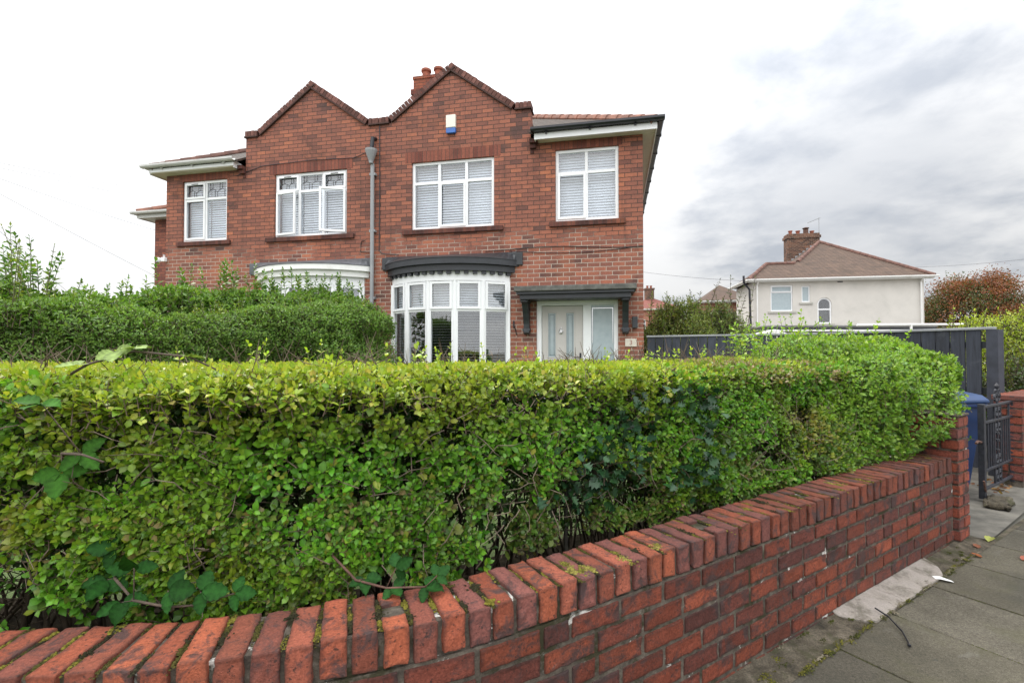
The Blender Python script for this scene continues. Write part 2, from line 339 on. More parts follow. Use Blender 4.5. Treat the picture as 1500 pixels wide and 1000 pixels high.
def window(house, sx, x0, x1, z0, z1, mull, tr, cells, leaded=False, blind=True, tilt=62, depth=.045, glass='glass'):
    """cells {(col, row): kind}; row 0 = top. frame is the part; sashes, panes, blind are its sub-parts"""
    X = lambda x: sx * x
    def bx(mb, a, b, y0, y1, c, d, M_=None): mb.box(min(X(a), X(b)), max(X(a), X(b)), y0, y1, c, d, M_)
    fw = .062; d0, d1 = depth, depth + .07
    fr = MB(); bx(fr, x0, x0 + fw, d0, d1, z0, z1); bx(fr, x1 - fw, x1, d0, d1, z0, z1)
    bx(fr, x0 + fw, x1 - fw, d0, d1, z0, z0 + fw); bx(fr, x0 + fw, x1 - fw, d0, d1, z1 - fw, z1)
    H = z1 - z0; ztr = z1 - tr * H if tr else None; mw = .03
    ms = [x0 + f * (x1 - x0) for f in mull]
    edges = [x0 + fw - mw] + ms + [x1 - fw + mw]
    for mx in ms: bx(fr, mx - mw, mx + mw, d0 + .002, d1 - .002, z0 + fw, z1 - fw)
    if ztr:
        for a, b in zip(edges, edges[1:]): bx(fr, a + mw, b - mw, d0 + .002, d1 - .002, ztr - mw, ztr + mw)
    win = fr.build('window', M['white'], house, bevel=.006)
    pa = MB(); bl = MB(); sashes = []; leads = []
    for ci, (a, b) in enumerate(zip(edges, edges[1:])):
        rows = [(0, ztr + mw, z1 - fw), (1, z0 + fw, ztr - mw)] if ztr else [(1, z0 + fw, z1 - fw)]
        for ri, c, d in rows:
            k = cells.get((ci, ri), 'fixed'); xa, xb = a + mw, b - mw
            M_ = None
            if k == 'open_l': M_ = rot_about((X(xa - .02), d0 - .02, 0), sx * R(-24))
            if k == 'open_r': M_ = rot_about((X(xb + .02), d0 - .02, 0), sx * R(9))
            py = d0 + .03; sa = MB(); le = MB(); sashes.append(sa); leads.append(le)
            if k != 'fixed':
                o = .018; sw = .048; y0, y1 = d0 - .022, d0 - .001
                if M_ is not None: y0, y1 = d0 - .05, d0 - .004
                A, B, C_, D = xa - o, xb + o, c - o, d + o
                bx(sa, A, A + sw, y0, y1, C_, D, M_); bx(sa, B - sw, B, y0, y1, C_, D, M_)
                bx(sa, A + sw, B - sw, y0, y1, C_, C_ + sw, M_); bx(sa, A + sw, B - sw, y0, y1, D - sw, D, M_)
                xa, xb, c, d = A + sw - .004, B - sw + .004, C_ + sw - .004, D - sw + .004
                if M_ is not None: py = (y0 + y1) / 2
                if leaded and ri == 0: bx(le, (A + B) / 2 - .09, (A + B) / 2 + .09, y0 - .012, y0 - .001, D - .035, D - .022)
            bx(pa, xa, xb, py, py + .006, c, d, M_)
            if leaded and ri == 0:
                n = 4; w = (xb - xa) / n
                def ln(p, q):
                    (u0, v0), (u1, v1) = p, q; vx = Vector((X(u1) - X(u0), 0, v1 - v0)); L = vx.length; ang = math.atan2(vx.z, vx.x)
                    T = Matrix.Translation((X(u0), 0, v0)) @ Matrix.Rotation(-ang, 4, 'Y'); le.box(0, L, py - .006, py - .001, -.0035, .0035, T)
                for i in range(n + 1):
                    u = xa + i * w; zz = c + (d - c) * (.62 if i % 2 else .40); ln((u, zz), (u, d) if i % 2 else (u, c))
                    if i < n: ln((u, zz), (u + w, c + (d - c) * (.40 if i % 2 else .62)))
                    if i < n: ln((u + w * .5, c + (d - c) * .51), (u + w * .5, d if i % 2 else c))
        if blind:
            u0, u1 = sorted((X(a + .01), X(b - .01))); slats(bl, u0, u1, z0 + .05, z1 - .05, d1 + .10, tilt=tilt + random.uniform(-7, 5))
    for q in sashes:
        if q.v: q.build('sash', M['white'], win, bevel=.005)
    pa.build('pane', M[glass], win)
    for q in leads:
        if q.v: q.build('leading', M['leading'], win)
    if bl.v: bl.build('blind', M['blind'], win, recalc=False)
    return win

def gutter_run(mb, p0, p1, out, r=.062):
    """half-round gutter from p0 to p1 (house-local), out = outward unit vector"""
    p0, p1, out = Vector(p0), Vector(p1), Vector(out); up = Vector((0, 0, 1)); vs = []
    prof = [(-r, .0), (-r, -r * .5), (-r * .6, -r), (r * .6, -r), (r, -r * .5), (r, 0.01), (r * .86, 0.01), (r * .5, -r * .8), (-r * .5, -r * .8), (-r * .86, 0)]
    n = len(prof)
    for p in (p0, p1): vs += [p + out * a + up * b for a, b in prof]
    mb.add(vs, [(i, (i + 1) % n, n + (i + 1) % n, n + i) for i in range(n)] + [tuple(range(n - 1, -1, -1)), tuple(range(n, 2 * n))])

def coping_row(path, mb, depth0=-.035, depth1=.28, h=.15, pitch=.088, sx=1):
    """bricks on edge along a polyline of (x, z)"""
    pts = [Vector((a, 0, b)) for a, b in path]
    for p, q in zip(pts, pts[1:]):
        d = q - p; L = d.length; n = max(1, round(L / pitch)); st = L / n; ang = math.atan2(d.z, d.x)
        T = Matrix.Translation(p) @ Matrix.Rotation(-ang, 4, 'Y')
        if sx < 0: T = Matrix.Diagonal((-1, 1, 1, 1)) @ T
        for i in range(n):
            k = random.choice([.6, .8, 1, 1, 1.15, 1.3]); col = (.145 * k, .068 * k, .055 * k)
            j = random.uniform(-.006, .006)
            mb.box(i * st + .005, (i + 1) * st - .005, depth0 + j, depth1, -h + .03, random.uniform(-.006, .006), T, col)
        mb.box(-.01, L + .01, depth0 - .018, depth1 + .02, -h - .002, -h + .028, T, (.065, .036, .03))

def canopy_arc(x0, x1, bulge, n=24):
    w = (x1 - x0) / 2; rr = (w * w + bulge * bulge) / (2 * bulge); cx = (x0 + x1) / 2; cy = rr - bulge; a = math.asin(w / rr)
    return [(cx + rr * math.sin(-a + 2 * a * i / n), cy - rr * math.cos(-a + 2 * a * i / n)) for i in range(n + 1)]

def bow_window(house, sx, dark, glazed_low=.85):
    fa = M['anthracite'] if dark else M['whitepaint']
    B0, B1 = .35, 2.89; arc = canopy_arc(B0, B1, .50, 5)
    X = lambda p: (sx * p[0], p[1])
    fr = MB(); sal = []; pa = MB(); bl = MB()
    z0, zt, z1 = glazed_low, 2.28, 2.86
    for i, (p, q) in enumerate(zip(arc, arc[1:])):
        p = Vector((*X(p), 0)); q = Vector((*X(q), 0))
        if sx < 0: p, q = q, p
        d = q - p; L = d.length; T = Matrix.Translation(p) @ Matrix.Rotation(math.atan2(d.y, d.x), 4, 'Z')
        fw = .062
        fr.box(.0, fw, -.02, .06, z0, z1, T); fr.box(L - fw, L, -.021, .06, z0, z1, T)
        fr.box(fw, L - fw, -.018, .06, z0, z0 + .07, T); fr.box(fw, L - fw, -.018, .06, zt - .03, zt + .03, T); fr.box(fw, L - fw, -.018, .06, z1 - .03, z1, T)
        sa = MB(); sal.append(sa); A, Bx = fw - .015, L - fw + .015; C_, D = zt + .012, z1 - .012; sw = .05
        sa.box(A, A + sw, -.045, -.019, C_, D, T); sa.box(Bx - sw, Bx, -.045, -.019, C_, D, T); sa.box(A + sw, Bx - sw, -.045, -.019, C_, C_ + sw, T); sa.box(A + sw, Bx - sw, -.045, -.019, D - sw, D, T)
        pa.box(A + sw - .004, Bx - sw + .004, -.010, -.004, C_ + sw, D - sw, T); pa.box(fw, L - fw, .012, .018, z0 + .07, zt - .03, T)
        slats(bl, .04, L - .04, z0 + .05, zt - .02, .13, .056, .044, 1, T); slats(bl, .04, L - .04, zt + .03, z1 - .03, .13, .052, .054, 50, T)
    for p in arc[1:-1]:                                   # rounded corner posts between the lights
        fr.lathe([(.052, z0), (.052, z1)], (sx * p[0], p[1] + .02, 0), 10)
    # side returns, frieze and stall riser
    for p in (arc[0], arc[-1]): fr.box(min(sx * p[0], sx * p[0]) - .035, sx * p[0] + .035, -.03, .02, z0 - .6, z1)
    bay = fr.build('bow_window', M['white'], house)
    for sa in sal: sa.build('sash', M['white'], bay, bevel=.005)
    pa.build('pane', M['glass_bay'], bay); bl.build('blind', M['blind'], bay, recalc=False)
    def ring(a_out, a_in, zb, zt_):
        mb = MB(); n = len(a_out)
        vs = [(sx * x, y, zb) for x, y in a_out] + [(sx * x, y, zt_) for x, y in a_out] + [(sx * x, y, zb) for x, y in a_in] + [(sx * x, y, zt_) for x, y in a_in]
        fs = []
        for i in range(n - 1):
            fs += [(i, i + 1, n + i + 1, n + i), (2 * n + i, 3 * n + i, 3 * n + i + 1, 2 * n + i + 1), (n + i, n + i + 1, 3 * n + i + 1, 3 * n + i), (i, 2 * n + i, 2 * n + i + 1, i + 1)]
        fs += [(0, n, 3 * n, 2 * n), (n - 1, 3 * n - 1, 4 * n - 1, 2 * n - 1)]
        return mb.add(vs, fs)
    A = lambda g, b: canopy_arc(B0 - g, B1 + g, b)
    fz = ring(A(.02, .535), A(-.06, .40), 2.86, 3.045); fz.build('frieze', M['white'], bay)
    rs = ring(A(.0, .52), A(-.06, .40), .2, .84); rs.build('stall_riser', M['brick'], bay)
    c1 = ring(A(.13, .63), A(-.05, .40), 3.045, 3.17)
    c2 = ring(A(.215, .70), A(-.05, .40), 3.172, 3.285)
    if not dark:
        for v in ring(A(.16, .66), A(-.05, .40), 3.105, 3.165).v: pass
    can = c1.build('canopy', fa, bay); can2 = None
    c2m = c2.build('canopy_fascia', fa, bay)
    if dark:
        dn = MB(); ar = canopy_arc(B0 - .07, B1 + .07, .575, 17)
        for p, q in zip(ar, ar[1:]):
            c = Vector((sx * (p[0] + q[0]) / 2, (p[1] + q[1]) / 2, 0)); T = Matrix.Translation(c) @ Matrix.Rotation(math.atan2((q[1] - p[1]) * sx, q[0] - p[0]), 4, 'Z')
            dn = MB(); dn.box(-.045, .045, -.02, .06, 2.985, 3.043, T); dn.build('dentil', M['anthracite'], bay)
    # lead roof from the curved edge up to the wall, and the straight flashing board behind it
    ro = MB(); ar = canopy_arc(B0 - .225, B1 + .225, .715); n = len(ar)
    vs = [(sx * x, y, 3.287) for x, y in ar] + [(sx * (x * .96 + 1.62 * .04), -.012, 3.46) for x, y in ar] + [(sx * x, y, 3.300) for x, y in ar] + [(sx * (x * .96 + 1.62 * .04), -.012, 3.475) for x, y in ar]
    fs = []
    for i in range(n - 1): fs += [(i, n + i, n + i + 1, i + 1), (2 * n + i, 2 * n + i + 1, 3 * n + i + 1, 3 * n + i), (i, i + 1, 2 * n + i + 1, 2 * n + i)]
    ro.add(vs, fs); ro.build('canopy_roof', M['lead'] if not dark else fa, bay)
    fb = MB(); fb.box(min(sx * .107, sx * 3.186), max(sx * .107, sx * 3.186), -.05, -.002, 3.20, 3.455); fb.build('flashing_board', M['lead'] if not dark else fa, bay, bevel=.006)
    return bay

def build_house(sx, label):
    h = empty('brick_house', PARTY, -TH, label, 'house', 'semi-detached brick houses')
    X = lambda x: sx * x
    def bx(mb, a, b, y0, y1, c, d, col=None): mb.box(min(X(a), X(b)), max(X(a), X(b)), y0, y1, c, d, None, col)
    holes = [(3.85, 5.09, 4.05, 5.49), (.765, 2.58, 4.03, 5.48), (.38, 2.86, G + .6, 3.04)]
    door = (3.46, 5.07, G, 2.47)
    if sx > 0: holes.append(door)
    top = [(0, 6.37), (.24, 6.37), (1.65, 7.36), (3.02, 6.38), (3.345, 6.38), (3.3451, EAVE + .03), (HW, EAVE + .03)]
    wl = facade(0, HW, holes, top, 0, M['brick'], h, sx=sx)
    # side, back walls as thick slabs
    bx(wl, HW - .25, HW, .2501, 8.0, 0, EAVE + .03); bx(wl, 0.12, HW - .25, 7.75, 8.0, 0, EAVE + .03)
    bx(wl, 0, .12, .2502, 8.0, 0, 5.9)
    wall = wl.build('wall', M['brick'], h, weld=True)
    ins = MB(); bx(ins, .14, HW - .27, 2.4, 2.5, .1, 5.6); bx(ins, .14, HW - .27, .27, 7.7, 3.0, 3.1); bx(ins, .14, HW - .27, .27, 7.7, .05, .15); bx(ins, .14, HW - .27, .27, 7.7, 5.6, 5.66); bx(ins, 3.2, 3.3, .27, 2.4, .1, 5.6)
    ins.build('interior_walls', M['interior'], wall)
    # soldier lintels, brick sills
    for a, b, z in ((3.78, 5.16, 5.49), (.62, 2.72, 5.48)):
        li = MB(); bx(li, a, b, -.004, .02, z + .002, min(z + .225, EAVE - .01 if a > 3 else 9)); li.build('lintel', M['soldier'], h)
        si = MB(); bx(si, a - .05, b + .06, -.055, .045, z - 1.55, z - 1.452 + (.0 if a < 3 else .0)); si.build('window_sill', M['sillbrick'], h, bevel=.006)
    # gable coping
    cp = MB(); coping_row([(0.002, 6.52), (.235, 6.52), (1.65, 7.53), (3.03, 6.53), (3.36, 6.53)], cp, sx=sx); cp.build('gable_coping', M['coping'], h)
    # corbel below the gutter end
    cb = MB()
    for i in range(3): bx(cb, 3.34, 3.36 + .05 * (i + 1), -.02 - .06 * i, .1, 5.46 + .0863 * i, 5.46 + .0863 * (i + 1) - .006)
    cb.build('corbel', M['sillbrick'], h)
    # roof
    ze = EAVE + .13; yb = 8.3; yr = 3.9; ov = .25
    zr = ze + TANP * (yr + ov); xe = HW + ov; xr = xe - (yr + ov)
    fz = lambda y: ze + TANP * (y + ov)
    rf = MB(); t_ = .05
    def sheet(poly):
        n = len(poly); vs = [(X(a), b, c) for a, b, c in poly] + [(X(a), b, c - t_) for a, b, c in poly]
        rf.add(vs, [tuple(range(n)), tuple(range(2 * n - 1, n - 1, -1))] + [(i, (i + 1) % n, n + (i + 1) % n, n + i) for i in range(n)])
    sheet([(3.36, -ov, ze), (xe, -ov, ze), (xr, yr, zr), (0, yr, zr), (0, .2501, fz(.2501)), (3.36, .2501, fz(.2501))])
    sheet([(xe, -ov, ze), (xe, yb, ze), (xr, yr, zr)])
    sheet([(xe, yb, ze), (0, yb, ze), (0, yr, zr), (xr, yr, zr)])
    yg = lambda z: (z - ze) / TANP - ov
    sheet([(1.65, .2502, 7.34), (3.30, .2502, 6.33), (3.30, yg(6.33) + .1, 6.33), (1.65, yg(7.34) + .1, 7.34)])
    sheet([(1.65, .2503, 7.34), (1.65, yg(7.34) + .1, 7.34), (.2, yg(6.36) + .1, 6.30), (.2, .2503, 6.30)])
    roof = rf.build('roof', M['roof'], h)
    rt = MB()
    def ridge(p, q):
        p = Vector((X(p[0]), p[1], p[2])); q = Vector((X(q[0]), q[1], q[2])); d = q - p; n = max(1, int(d.length / .33))
        for i in range(n):
            a = p + d * (i / n); b = p + d * ((i + 1.04) / n); rt.tube([a, b], [.115, .10], 8)
    ridge((xe - .03, -ov + .03, ze + .0), (xr, yr, zr + .0)); ridge((xr, yr, zr), (0, yr, zr)); ridge((xe - .03, yb, ze), (xr, yr, zr))
    rt.build('hip_tiles', M['ridge'] if sx > 0 else M['ridge_dark'], roof)
    # eaves: soffit, fascia, gutter
    so = MB(); bx(so, 3.50, xe - .02, -ov + .02, -.002, EAVE - .01, EAVE + .012); bx(so, HW + .002, xe - .02, -.0015, yb, EAVE - .012, EAVE + .010)
    so.build('soffit', M['cream'], h)
    fb_ = EAVE - .035 if sx > 0 else EAVE + .005; fa = MB(); bx(fa, 3.46, xe, -ov, -ov + .022, fb_, EAVE + .12); bx(fa, xe - .022, xe, -ov + .022, yb, EAVE - .035, EAVE + .12); bx(fa, 3.46, 3.482, -ov + .022, -.003, EAVE - .035, EAVE + .12)
    fa.build('fascia', M['white'], h)
    gm = M['black'] if sx > 0 else M['greygutter']; gu = MB(); gz = EAVE + .155
    gutter_run(gu, (X(3.40), -ov - .065, gz), (X(xe + .13), -ov - .065, gz), (0, -1, 0)); gutter_run(gu, (X(xe + .065), -ov - .001, gz), (X(xe + .065), yb, gz), (sx, 0, 0))
    for x in (3.7, 4.55, 5.4): bx(gu, x - .02, x + .02, -ov - .05, -ov - .002, EAVE + .055, EAVE + .10)
    for y in (.4, 1.3, 2.2, 3.1, 4.0, 5, 6, 7): bx(gu, xe + .002, xe + .135, y - .03, y + .03, EAVE + .085, EAVE + .165)
    gu.build('gutter', gm, h)
    # windows
    if sx > 0:
        window(h, sx, 3.85, 5.09, 4.05, 5.49, [.495], .325, {(0, 1): 'sash'})
        window(h, sx, .765, 2.58, 4.03, 5.48, [.335, .665], .31, {(1, 1): 'sash'})
    else:   # listed from the party wall outwards
        window(h, sx, 3.85, 5.09, 4.05, 5.49, [.5], .30, {(1, 0): 'sash', (1, 1): 'sash'}, leaded=True)
        window(h, sx, .765, 2.58, 4.03, 5.48, [.335, .665], .285, {(0, 0): 'sash', (2, 0): 'sash', (0, 1): 'open_l', (2, 1): 'open_r'}, leaded=True)
    bow_window(h, sx, sx > 0)
    return h, wall, roof

HR, wall_r, roof_r = build_house(1, 'right half of the brick semi, with black gutter, dark bow window canopy and pale door')
HL, wall_l, roof_l = build_house(-1, 'left half of the brick semi, with white gutters, leaded top lights and grey downpipe')

# --- right house: door, canopy, chimney, cables
fr = MB(); a, b, c, d = 3.46, 5.07, G, 2.47; y0, y1 = .05, .13
fr.box(a, a + .10, y0, y1, c, d); fr.box(b - .08, b, y0, y1, c, d); fr.box(a + .10, b - .08, y0, y1, d - .10, d); fr.box(4.39, 4.55, y0 - .002, y1, c, d - .10); fr.box(4.55, b - .08, y0 + .002, y1, c, c + .09)
df = fr.build('door_frame', M['white'], HR, bevel=.005)
dr = MB(); x0, x1 = a + .105, 4.385
gz0, gz1 = 1.34, 2.22; gl = [(x0 + .125, x0 + .275), (x0 + .49, x0 + .64)]
xs = [x0, gl[0][0], gl[0][1], gl[1][0], gl[1][1], x1]
for i, (p, q) in enumerate(zip(xs, xs[1:])):
    if i in (1, 3): dr.box(p, q, .085, .125, c + .02, gz0); dr.box(p, q, .085, .125, gz1, d - .11)
    else: dr.box(p, q, .085, .125, c + .02, d - .11)
door = dr.build('front_door', M['door'], HR, weld=True)
bd = MB(); pn = MB(); ld = MB()
for p, q in gl:
    w = .022; bd.box(p - w, p, .074, .084, gz0 - w, gz1 + w); bd.box(q, q + w, .074, .084, gz0 - w, gz1 + w); bd.box(p, q, .074, .084, gz0 - w, gz0); bd.box(p, q, .074, .084, gz1, gz1 + w)
    pn.box(p, q, .098, .106, gz0, gz1)
    for s_ in (.03,): ld.box(p + s_, p + s_ + .006, .094, .097, gz0 + .03, gz1 - .03); ld.box(q - s_ - .006, q - s_, .094, .097, gz0 + .03, gz1 - .03); ld.box(p + s_ + .006, q - s_ - .006, .094, .097, gz0 + .03, gz0 + .036); ld.box(p + s_ + .006, q - s_ - .006, .094, .097, gz1 - .036, gz1 - .03)
bd.build('glazing_bead', M['door'], door, bevel=.003); pn.build('glazing', M['obscure'], door); ld.build('leading', M['leading'], door)
kn = MB(); kx = x0 + .385; kn.lathe([(.012, 0), (.02, .01), (.02, .02)], (kx, .07, 1.90), 10)
kn.tube([(kx + .038 * math.sin(t), .066, 1.85 + .045 * math.cos(t)) for t in np.linspace(.3, 6.0, 14)], .008, 6); kn.box(kx - .014, kx + .014, .070, .084, 1.855, 1.93)
kn.box(kx - .024, kx + .024, .062, .084, 1.83, 1.865); kn.build('door_knocker', M['chrome'], door)
hd = MB(); hx = x1 - .05; hd.box(hx - .018, hx + .018, .074, .085, 1.16, 1.42); hd.box(hx - .12, hx + .01, .040, .056, 1.325, 1.345); hd.box(hx - .008, hx + .008, .05, .075, 1.325, 1.345); hd.build('handle', M['black'], door, bevel=.003)
lb = MB(); lb.box(kx - .13, kx + .13, .076, .0848, 1.16, 1.20); lb.build('letter_box', M['black'], door, bevel=.003)
sp = MB(); sp.box(4.55, b - .08, .085, .093, c + .09, d - .10); sl = sp.build('side_light', M['obscure'], HR)
st = MB(); st.box(4.565, b - .095, .080, .0845, 2.30, 2.312); st.box(4.565, 4.577, .080, .0845, 1.62, 2.30); st.box(b - .107, b - .095, .080, .0845, 1.62, 2.30); st.build('clear_border', M['chrome'], sl)
cn = MB(); cn.box(3.11, 5.40, -.56, -.003, 2.60, 2.70); can = cn.build('door_canopy', M['stoneslab'], HR, bevel=.012)
cb = MB(); cb.box(3.15, 5.36, -.52, -.003, 2.545, 2.5985); cb.box(3.21, 5.30, -.47, -.0035, 2.455, 2.5435); cb.build('canopy_fascia', M['anthracite'], can, bevel=.006)
for bxx in (3.22, 5.15):
    bk = MB(); bk.prism([(-.003, 2.453), (-.42, 2.453), (-.42, 2.41), (-.33, 2.38), (-.20, 2.20), (-.13, 2.00), (-.12, 1.90), (-.15, 1.88), (-.15, 1.82), (-.09, 1.79), (-.003, 1.79)], bxx, bxx + .115, ax='x')
    bk.box(bxx - .02, bxx + .135, -.14, -.0031, 1.855, 1.905); bk.box(bxx - .02, bxx + .135, -.40, -.0032, 2.42, 2.4528); bk.build('bracket', M['anthracite'], can, bevel=.006)
ch = MB(); cx0, cx1, cy0, cy1 = -.72, .55, 3.45, 4.15
ch.box(cx0, cx1, cy0, cy1, 7.4, 8.90); ch.box(cx0 - .05, cx1 + .05, cy0 - .05, cy1 + .05, 8.9001, 9.05); ch.box(cx0 + .01, cx1 - .01, cy0 + .01, cy1 - .01, 9.0501, 9.36); ch.box(cx0 - .01, cx1 + .01, cy0 - .01, cy1 + .01, 9.3601, 9.44)
chim = ch.build('chimney', M['chimney'], roof_r)
for px in (-.45, -.06):
    pt = MB(); pt.lathe([(.135, 0), (.135, .05), (.12, .08), (.115, .27), (.15, .30), (.15, .36), (.125, .38), (.10, .38), (.10, .2)], (px, cy0 + .35, 9.44), 14); pt.build('chimney_pot', M['pot'], chim, smooth=False)
wc = MB(); pts = [(x, -.012, 3.52 + .03 * math.sin(x * 2.1) - .012 * (x - 4)) for x in np.linspace(2.4, 5.55, 14)]; wc.tube(pts, .007, 5); wc.build('wall_cable', M['black'], HR); wc = MB()
pts = [(x, -.012, 3.50 - .09 * math.sin((x - 2.9) * 1.15)) for x in np.linspace(2.9, 5.53, 14)]; wc.tube(pts, .006, 5); wc.build('wall_cable', M['black'], HR); wc = MB()
wc.tube([(.02, -.012, 6.35), (.03, -.012, 5.0), (.02, -.012, 3.62), (.12, -.03, 3.55), (.5, -.06, 3.50)], .010, 5); wc.build('wall_cable', M['black'], HR)

# --- left house: downpipe, side extension, cable
pp = MB(); pp.tube([(-.112, -.075, 5.50), (-.112, -.075, .2)], .042, 10)
for z in (5.28, 4.05, 2.6): pp.box(-.18, -.045, -.085, -.003, z - .025, z + .025)
dp = pp.build('downpipe', M['greypipe'], HL)
hp = MB(); hp.lathe([(.045, 0), (.05, .05), (.125, .26), (.13, .30), (.11, .30), (.09, .24)], (-.112, -.135, 5.49), 14); hp.build('hopper_head', M['greypipe'], dp)
ov_ = MB(); ov_.tube([(-.08, .0, 6.07), (-.085, -.12, 6.04), (-.105, -.135, 5.78)], .045, 8); ov_.build('overflow_pipe', M['black'], dp)
wc = MB(); wc.tube([(-.15, -.012, 5.83), (-.6, -.012, 5.70), (-1.6, -.012, 5.735), (-2.9, -.012, 5.70), (-3.6, -.012, 5.52)], .007, 5); wc.build('wall_cable', M['black'], HL); wc = MB()
wc.tube([(-.18, -.012, 3.60), (-.42, -.012, 3.62), (-.40, -.012, 3.85), (-.33, -.012, 3.86)], .008, 5); wc.build('wall_cable', M['black'], HL)
# side extension of the left house, set back, local x to the left
e0, e1, f0, f1 = -HW - 3.35, -HW - .002, 2.68, 7.6; EE = 5.52
ew = MB(); ew.box(e0, e1, f0, f1, 0, EE); ext = ew.build('side_extension', M['brick_side'], HL)
er = MB(); z_ = EE + .12; o_ = .32; ym = (f0 + f1) / 2; zt = z_ + .5 * (ym - f0 + o_); xm = e0 - o_ + (ym - f0 + o_)
def eb(mb, poly):
    n = len(poly); mb.add([*poly, *[(p[0], p[1], p[2] - .05) for p in poly]], [tuple(range(n)), tuple(range(2 * n - 1, n - 1, -1))] + [(i, (i + 1) % n, n + (i + 1) % n, n + i) for i in range(n)])
eb(er, [(e0 - o_, f0 - o_, z_), (e1, f0 - o_, z_), (e1, ym, zt), (xm, ym, zt)]); eb(er, [(e0 - o_, f1, z_), (e0 - o_, f0 - o_, z_), (xm, ym, zt)]); eb(er, [(e1, f1, z_), (e0 - o_, f1, z_), (xm, ym, zt), (e1, ym, zt)])
er.build('extension_roof', M['roof_white'], ext)
eh = MB(); P0 = Vector((e0 - o_, f0 - o_, z_ + .02)); P1 = Vector((xm, ym, zt + .02)); D_ = P1 - P0
for i in range(10): eh.tube([P0 + D_ * i / 10, P0 + D_ * (i + 1.04) / 10], [.11, .10], 8)
eh.build('extension_hip_tiles', M['ridge'], ext)
eg = MB(); eg.box(e0 - o_ + .02, e1, f0 - o_ + .02, f0 - .002, EE - .02, EE + .01); eg.box(e0 - o_ + .02, e0 - .002, f0 - .002, f1, EE - .021, EE + .009); eg.box(e0 - o_, e1, f0 - o_, f0 - o_ + .02, EE - .04, EE + .1); eg.box(e0 - o_, e0 - o_ + .02, f0 - o_ + .02, f1, EE - .04, EE + .1)
gutter_run(eg, (e0 - o_ - .12, f0 - o_ - .07, EE + .13), (e1, f0 - o_ - .07, EE + .13), (0, -1, 0)); gutter_run(eg, (e0 - o_ - .07, f0 - o_, EE + .13), (e0 - o_ - .07, f1, EE + .13), (-1, 0, 0))
eg.build('extension_gutter', M['greygutter'], ext)

def house_pt(x, y, z): return PARTY + ex * x + ey * y + Vector((0, 0, z))
# --- fittings on the walls (each could be unscrewed and lifted away)
al = empty('burglar_alarm', house_pt(1.66, 0, 6.0), -TH, 'cream burglar alarm box with a blue base high on the right gable', 'alarm box')
mb = MB(); mb.prism([(-.105, .13), (.105, .13), (.105, .40), (-.105, .40)], -.075, -.003, 'y'); mb.build('cover', M['alarmwhite'], al, bevel=.012)
mb = MB(); mb.prism([(-.095, .015), (.095, .015), (.105, .04), (.105, .128), (-.105, .128), (-.105, .04)], -.07, -.003, 'y'); mb.build('strobe_light', M['blue'], al, bevel=.012)
wlamp = empty('wall_light', house_pt(5.385, 0, 1.90), -TH, 'small dark grey wall light beside the front door', 'wall light')
mb = MB(); mb.box(-.05, .05, -.10, -.02, 0, .22); mb.build('housing', M['anthracite'], wlamp, bevel=.008); mb = MB(); mb.box(-.035, .035, -.0199, -.003, .05, .17); mb.build('back_plate', M['anthracite'], wlamp)
pq = empty('house_number_plaque', house_pt(5.31, 0, 1.545), -TH, 'pale stone plaque with the number 3 below the wall light', 'house number')
mb = MB(); mb.box(-.108, .108, -.02, -.003, 0, .155); mb.build('plate', M['plaque'], pq, bevel=.004)
cu = bpy.data.curves.new('digit', 'FONT'); cu.body = '3'; cu.size = .125; cu.align_x = 'CENTER'; cu.extrude = .0012
tmp = bpy.data.objects.new('digit_src', cu); COL.objects.link(tmp); bpy.context.view_layer.update()
me = bpy.data.meshes.new_from_object(tmp.evaluated_get(bpy.context.evaluated_depsgraph_get())); bpy.data.objects.remove(tmp)
me.transform(Matrix.Translation((0, -.0213, .035)) @ Matrix.Rotation(R(90), 4, 'X')); me.materials.clear(); me.materials.append(M['engraved'])
dg = bpy.data.objects.new('digit', me); COL.objects.link(dg); dg.parent = pq
for q in ((-.094, -.088, .02, .026), (.085, .092, .07, .078)): mb = MB(); mb.box(q[0], q[1], -.0215, -.0202, q[2], q[3]); mb.build('screw', M['engraved'], pq)
hk = MB(); hk.tube([(3.0, -.01, 2.0), (3.0, -.07, 2.02), (3.03, -.09, 1.95), (3.05, -.05, 1.86), (3.06, -.03, 1.78)], .011, 6); hk.tube([(3.0, -.008, 2.07), (3.0, -.012, 1.93)], .016, 6)
o = hk.build('wall_hook', M['black']); o.location = PARTY; o.rotation_euler = (0, 0, -TH); tag(o, 'small black bent hook on the brickwork left of the door canopy', 'hook')
sc_ = empty('security_camera', house_pt(-5.60, 0, 3.62), -TH, 'white dome security camera on the far left corner of the brickwork', 'camera')
mb = MB(); mb.lathe([(.001, -.062), (.035, -.055), (.058, -.025), (.062, .01), (.055, .05), (.03, .06), (.001, .06)], (-.05, -.11, 0), 14); mb.build('dome', M['white'], sc_, smooth=True)
mb = MB(); mb.box(.0, .10, -.09, -.003, -.03, .07); mb.build('mount', M['white'], sc_, bevel=.01)
mb = MB(); mb.tube([(.01, -.03, .07), (.01, -.03, .15)], .007, 6); mb.tube([(.05, -.03, .07), (.05, -.03, .14)], .007, 6); mb.build('antenna', M['white'], sc_)
mb = MB(); mb.lathe([(.001, -.004), (.03, 0), (.03, .01)], (-.05, -.135, -.062), 10); mb.build('lens', M['black'], sc_)

